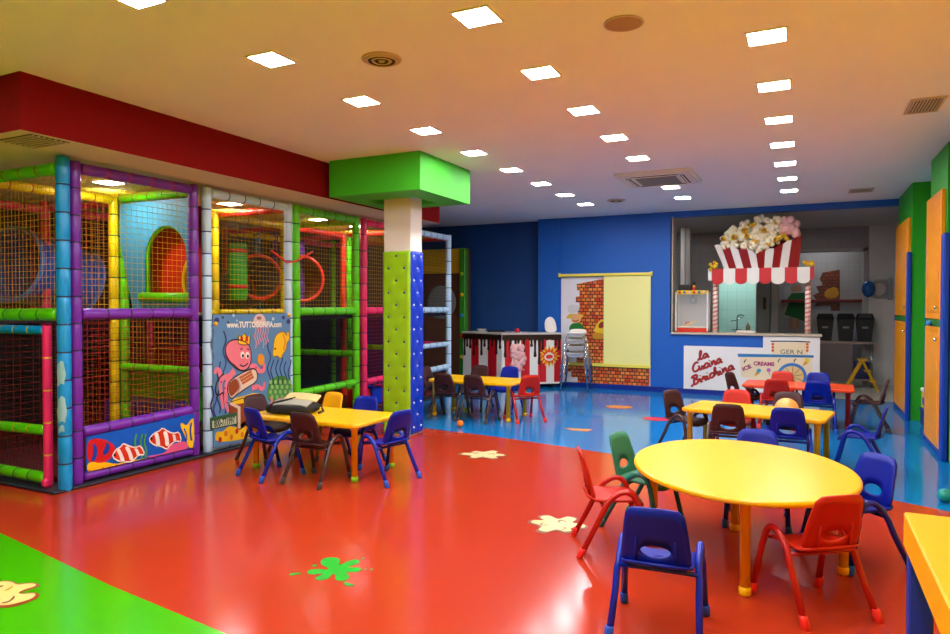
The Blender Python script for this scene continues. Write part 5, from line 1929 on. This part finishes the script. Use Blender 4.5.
# candy-striped poles with a spiral band
for (x, lab) in ((715, 0), (808, 1)):
    q = sp3(x, 300)
    h = zt - .04
    pole = MB().tube([(q.x, .06, 0), (q.x, .06, h)], .043, 16).build('pole', mat('pole_cream', (244, 224, 206), .4), ps)
    b = MB()
    turns = 14
    N_ = turns * 16
    vs, fs = [], []
    for i in range(N_ + 1):
        a = 2 * PI * i / 16
        for dz in (0, h / turns * .32):
            zz = min(h * i / N_ * .975 + dz, h)
            vs.append((q.x + .0445 * math.cos(a), .06 + .0445 * math.sin(a), zz))
    for i in range(N_):
        fs.append((2 * i, 2 * i + 2, 2 * i + 3, 2 * i + 1))
    b.add(vs, fs, 0, True)
    b.build('spiral_stripe', mat('pole_pink', (226, 110, 116), .4), pole)

# ------------------------------------------------------------------ popcorn machine on the sill
pmx0, pmx1 = ony(677.5, 300, 12.16).x, ony(708.5, 300, 12.16).x
pz0, pz1 = SILL, ony(690, 290.5, 12.16).z
PMW = (pmx1 - pmx0) / 2
pmc = empty('popcorn_machine', ((pmx0 + pmx1) / 2, 12.16, SILL), 0, 'glass popcorn machine with red base and white corner posts', 'popcorn machine')
H_ = pz1 - pz0
D_ = .13
MB().bbox(-PMW, PMW, -D_, D_, 0, .07, .006).build('base', mat('machine_red', (216, 44, 24), .4), pmc)
MB().bbox(-PMW, PMW, -D_, D_, H_ - .07, H_, .006).build('canopy', mat('machine_yellow', (240, 190, 30), .4), pmc)
for j in range(6):
    x_ = -PMW + .06 + j * (2 * PMW - .12) / 5
    MB().lathe([(.022, 0), (.022, .004), (0, .005)], 12).build('spot', mat('machine_spot_%d' % (j % 3), ((210, 30, 40), (50, 130, 190), (240, 230, 210))[j % 3], .4), pmc, loc=(x_, -D_ - .0005, H_ - .035), rot=(PI / 2, 0, 0))
pm_ = MB().box(-.014, .014, -.014, .014, .05, H_).mesh('corner_post')
for sx in (-1, 1):
    for sy in (-1, 1):
        link('corner_post', pm_, 'white_paint', pmc, loc=(sx * (PMW + .002), sy * (D_ + .002), -.03))
for (nm, x0, x1, y0, y1) in (('pane', -PMW + .012, PMW - .012, -D_ + .001, -D_ + .004), ('pane', -PMW + .001, -PMW + .004, -D_ + .012, D_ - .012), ('pane', PMW - .004, PMW - .001, -D_ + .012, D_ - .012)):
    MB().box(x0, x1, y0, y1, .07, H_ - .07).build(nm, 'glass', pmc)
MB().box(-PMW + .012, PMW - .012, D_ - .006, D_ - .003, .07, H_ - .07).build('back_plate', mat('machine_back', (190, 188, 184), .4), pmc)
kt = MB().lathe([(.03, 0), (.06, .01), (.068, .05), (.066, .09), (.03, .1), (0, .1)], 18).build('kettle', 'steel', pmc, loc=(0, 0, H_ - .22))
MB().tube([(0, 0, H_ - .12), (0, 0, H_ - .07)], .012, 8).build('hanger', 'steel', pmc)
MB().bbox(-PMW + .02, PMW - .02, -D_ + .02, D_ - .02, .07, .1, .01).build('popcorn_bed', 'cream2', pmc)
MB().prism([(-.12, .08), (.06, .18), (.07, .21), (-.12, .12)], 0, .02, T=lambda p: (p[0], -.10 + p[2], p[1])).build('scoop', mat('scoop_yellow', (246, 210, 30), .4), pmc)
MB().lathe([(.03, 0), (.04, .07), (.036, .07), (.03, .01)], 14).build('paper_cup', 's_red', pmc, loc=(-.08, -.05, .11))
o = empty('black_box', ((pmx0 * .75 + pmx1 * .25), 12.16, SILL + H_), 0, 'small black box on top of the popcorn machine', 'box')  # plain black box with a dark front
MB().bbox(-.1, .1, -.09, .09, 0, .10, .008).build('body', 'black', o)
MB().box(-.08, .08, -.092, -.09, .02, .08).build('front', 'dark', o)
o = empty('toy_figure', ((pmx0 * .45 + pmx1 * .55), 12.10, SILL + H_), 0, 'small red, yellow and black toy figure standing on the popcorn machine', 'toy')  # simple toy figure: body and head
MB().lathe([(.03, 0), (.034, .01), (.03, .05), (.024, .055)], 12).build('lower_body', 's_red', o)
MB().lathe([(.028, .055), (.03, .07), (.022, .09)], 12).build('upper_body', 'popyel', o)
MB().sphere((0, 0, .115), .028, 10).build('head', 'black', o)

# ------------------------------------------------------------------ kitchen fittings
def kt_(x, y, Y):
    return ony(x, y, Y)


# sink and tap in the washing room
tp = empty('sink_tap', (-1.02, 15.1, .86), 0, 'tall chrome pre-rinse tap standing at the washing-room sink', 'tap')
tp.location = (kt_(737, 325, 15.1).x, 15.1, .93)
MB().tube([(0, 0, 0), (0, 0, .3), (.02, -.02, .36), (.08, -.06, .38), (.14, -.1, .36)], .014, 10).build('spout', 'chrome', tp)
MB().tube([(-.12, 0, .24), (0, 0, .26), (.1, .02, .33)], .011, 8).build('hose_arm', 'chrome', tp)
MB().lathe([(.05, 0), (.05, .03), (.02, .04)], 16).build('base', 'chrome', tp)
MB().tube([(-.1, 0, .06), (.1, 0, .06)], .012, 8).build('handle', 'chrome', tp)
sk = empty('steel_sink', (-1.26, 15.17, 0), 0, 'stainless steel sink counter in the washing room', 'sink')
MB().box(-.42, .36, -.24, .3, 0, .86).build('cabinet', 'steel', sk)
MB().bbox(-.43, .37, -.245, .31, .86, .93, .006).build('top', 'steel', sk)
bt = empty('soap_bottle', (kt_(748, 325, 15.05).x, 15.05, .93), 0, 'tan soap bottle beside the chrome tap', 'bottle')
MB().lathe([(.04, 0), (.045, .01), (.045, .14), (.02, .17), (.018, .2)], 14).build('bottle', mat('soap_tan', (196, 160, 120), .4), bt)
MB().lathe([(.02, .2), (.02, .225), (.008, .23)], 12).build('cap', 'white_paint', bt)
wt = empty('white_tray', (kt_(746, 331, 12.2).x, 12.2, SILL), 0, 'flat white tray on the hatch sill between the striped poles', 'tray')
MB().bbox(-.15, .15, -.07, .07, 0, .03, .008).build('tray', 'white_paint', wt)
MB().tube([(-.14, -.06, .034), (.14, -.06, .034), (.14, .06, .034), (-.14, .06, .034)], .006, 6, closed=True).build('rim', 'white_paint', wt)
# grey door standing open
gd = empty('kitchen_door', (-.86, 14.72, 0), 0, 'grey door leaf with dark handle plate beside the washing room', 'door')
a_, b_ = kt_(757.5, 300, 14.75).x, kt_(765, 300, 14.75).x
MB().bbox(a_ + .86, b_ + .86 + .1, -.03, .03, .02, 2.3, .006).build('leaf', mat('door_grey', (110, 120, 120), .5), gd)
MB().box(b_ + .86 - .03, b_ + .86 + .02, -.045, -.03, 1.42, 1.66).build('handle_plate', 'black', gd)
MB().bbox(b_ + .97, b_ + 1.12, -.05, .02, 0, 2.5, .01).build('door_post', mat('post_grey', (150, 150, 148), .5), gd)
# white pipe casing behind the hatch, left
pc = empty('pipe_casing', (kt_(686, 250, 13.6).x, 13.6, 0), 0, 'tall white boxed pipe casing inside the kitchen', 'pipe casing')
MB().bbox(-.09, -.01, -.06, .06, .0, HTOP - .002, .008).build('casing', 'white_paint', pc)
MB().bbox(.0, .09, -.06, .06, .0, HTOP - .002, .008).build('casing', mat('casing_grey', (188, 184, 178), .5), pc)
# cook mural on the far wall: green dress and bricks
gm = empty('kitchen_mural', (0, 16.09, 0), 0, 'wall print of a figure in a green dress beside brown bricks', 'mural')
TG = lambda p: (p[0], -p[2], p[1])


def gz(pts):     # enlarged view 760..900 x 260..350 at 6.786x
    out = []
    for a, b in pts:
        q = ony(760 + a / 6.786, 260 + b / 6.79, 16.09)
        out.append((q.x, q.z))
    return out


MB().prism(gz([(165, 180), (240, 175), (300, 175), (545, 65), (545, 360), (300, 430), (165, 390)]), 0, .004, T=TG).build('sheet', mat('print_sheet', (160, 160, 166), .6), gm)
MB().prism(gz([(180, 270), (215, 225), (300, 222), (330, 260), (310, 420), (165, 370), (200, 285)]), 0, .008, T=TG).build('green_dress', mat('print_dress', (10, 92, 44), .6), gm)
for (x_) in (200, 240):
    MB().prism(gz([(x_, 390), (x_ + 28, 400), (x_ + 24, 470), (x_ - 4, 465)]), 0, .008, T=TG).build('leg_print', mat('print_leg', (160, 120, 96), .6), gm)
MB().prism(smooth2(gz([(215, 222), (205, 185), (235, 165), (280, 170), (290, 210)])), 0, .008, T=TG).build('head_print', mat('print_leg', (160, 120, 96), .6), gm)
MB().prism(gz([(425, 85), (542, 66), (542, 345), (480, 345), (480, 310), (370, 315), (390, 280), (360, 240), (400, 220), (380, 180), (425, 170), (405, 130)]), 0, .008, T=TG).build('brick_print', tile_mat('kitchen_brick_print', (124, 44, 20), (96, 32, 16), (60, 26, 18), .1, .07, .01, 'XZ', offset=.5), gm)
MB().prism(smooth2(gz([(435, 255), (440, 205), (520, 175), (540, 240), (500, 265)]), 1), 0, .012, T=TG).build('pizza_print', mat('print_pizza2', (190, 130, 20), .6), gm)
rlk = empty('wall_rail', (0, 16.06, 0), 0, 'dark red rail along the far kitchen wall', 'rail')
p_, q_ = kt_(781, 301, 16.06), kt_(872, 300.5, 16.06)
MB().bbox(p_.x, q_.x, -.03, .02, p_.z - .03, p_.z + .03, .006).build('rail', mat('rail_red', (110, 24, 30), .5), rlk)
for t_ in (.1, .5, .9):
    xx = p_.x + (q_.x - p_.x) * t_
    MB().box(xx - .02, xx + .02, .015, .039, p_.z - .02, p_.z + .02).build('bracket', 'steel', rlk)
# steel table with three black bins
TY = 14.4
tz = kt_(840, 340.5, TY).z
tx0, tx1 = kt_(800, 340, TY).x, kt_(873, 340, TY).x
stb = empty('steel_table', (tx0, TY, 0), 0, 'stainless steel work table under the black bins', 'table')
Lw = tx1 - tx0
MB().bbox(0, Lw, -.25, .25, tz - .05, tz, .006).build('top', 'steel', stb)
MB().box(.03, Lw * .72, -.22, -.2, .1, tz - .06).build('front_panel', mat('steel_dark', (110, 108, 112), .35, .7), stb)
MB().box(.03, Lw - .03, -.2, .22, .12, .15).build('lower_shelf', 'steel', stb)
for (x_, y_) in ((.03, -.22), (Lw - .03, -.22), (.03, .22), (Lw - .03, .22)):
    MB().tube([(x_, y_, 0), (x_, y_, tz - .05)], .02, 10).build('leg', 'steel', stb)
cr_ = empty('blue_crate', (tx0 + Lw * .85, TY, .15), 0, 'dark blue crate on the lower shelf of the steel table', 'crate')
MB().bbox(-.12, .12, -.17, .17, 0, .3, .012).build('body', mat('crate_navy', (20, 40, 100), .5), cr_)
MB().bbox(-.125, .125, -.175, .175, .28, .31, .006).build('rim', mat('crate_navy_rim', (26, 50, 120), .5), cr_)
for i, (x_, lb) in enumerate(((825, 'black swing-lid bin next to the striped pole on the steel table'), (845.5, 'middle one of three black bins on the steel table'), (864.5, 'black bin with a grey lid flap on the steel table, near the blue ball'))):
    c = kt_(x_, 325, TY)
    zt_ = kt_(x_, 313.5, TY).z
    b = empty('black_bin', (c.x, TY - .02, tz), 0, lb, 'bin', 'black bins on the steel table')
    hb = zt_ - tz
    w_ = .15
    vs = []
    for (k_, z_) in ((.72, 0), (.95, hb * .8)):
        vs += [(-w_ * k_, -.15 * k_, z_), (w_ * k_, -.15 * k_, z_), (w_ * k_, .15 * k_, z_), (-w_ * k_, .15 * k_, z_)]
    MB().add(vs, [(0, 3, 2, 1), (4, 5, 6, 7), (0, 1, 5, 4), (1, 2, 6, 5), (2, 3, 7, 6), (3, 0, 4, 7)]).build('body', 'black', b)
    ld = MB().add([(-w_, -.155, hb * .8), (w_, -.155, hb * .8), (w_, .155, hb * .8), (-w_, .155, hb * .8), (-w_ * .8, -.07, hb), (w_ * .8, -.07, hb), (w_ * .8, .07, hb), (-w_ * .8, .07, hb)],
                  [(0, 3, 2, 1), (4, 5, 6, 7), (0, 1, 5, 4), (1, 2, 6, 5), (2, 3, 7, 6), (3, 0, 4, 7)]).build('lid', 'black', b)
    MB().add([(-w_ * .75, -.145, hb * .84), (w_ * .75, -.145, hb * .84), (w_ * .65, -.085, hb * .98), (-w_ * .65, -.085, hb * .98)], [(0, 1, 2, 3)]).build('flap', mat('bin_flap', (70, 70, 70), .5) if i == 2 else 'black', ld)
    MB().box(-.05, .05, -.15, -.135, hb * .46, hb * .53).build('label_plate', mat('bin_label', (130, 130, 130), .5), b)
# yellow folding steps
ap = kt_(862, 360, 13.75)
f0, f1 = onz(845.5, 391), onz(877, 390)
ysl = empty('folding_steps', (ap.x, 13.75, 0), 0, 'yellow folding step ladder standing before the steel table', 'step ladder')
yM = mat('ladder_yellow', (220, 170, 10), .4)
hl = ap.z
wL, wR = kt_(845.5, 384, 13.75).x - ap.x, kt_(877.5, 388, 13.75).x - ap.x
for y0_ in (-.16, .16):
    for w_ in (wL, wR):
        MB().tube([(0, y0_, hl), (w_, y0_, .012)], .018, 4, smooth=False).build('rail', yM, ysl)
for t_ in (.35, .68):
    MB().bbox(wR * t_ - .05, wR * t_ + .05, -.15, .15, hl * (1 - t_) - .012, hl * (1 - t_) + .012, .004).build('step', yM, ysl)
MB().bbox(-.07, .07, -.17, .17, hl - .005, hl + .025, .006).build('top_step', yM, ysl)
# blue ball in a grey ring bracket on the wall
bc = kt_(869.5, 289, 14.6)
rb_ = empty('ring_bracket', (kt_(880, 289, 14.68).x, 14.68, bc.z), 0, 'grey ring-shaped wall bracket beside the blue ball', 'bracket')
gR = mat('bracket_grey', (150, 152, 154), .5)
MB().tube([(.15 * math.cos(a * PI / 14) - .02, 0, .15 * math.sin(a * PI / 14)) for a in range(28)], .03, 8, closed=True).build('ring', gR, rb_)
for s_ in (-1, 1):
    MB().bbox(-.02, .17, -.02, .02, s_ * .15 - .025, s_ * .15 + .025, .006).build('arm', gR, rb_)
MB().bbox(.13, .19, -.03, .06, -.2, .2, .006).build('wall_plate', gR, rb_)
bb_ = empty('blue_ball', (bc.x - .02, 14.555, bc.z - .15), 0, 'shiny blue ball held by the grey ring bracket', 'ball')
MB().sphere((0, 0, .15), .15, 24, sc=(.7, .7, 1)).build('shell', mat('shiny_blue', (40, 100, 170), .12, .3), bb_)
MB().tube([(.106 * math.cos(a * PI / 16), 0, .15 + .151 * math.sin(a * PI / 16)) for a in range(32)], .004, 4, closed=True).build('seam', mat('seam_blue', (30, 70, 120), .3), bb_)
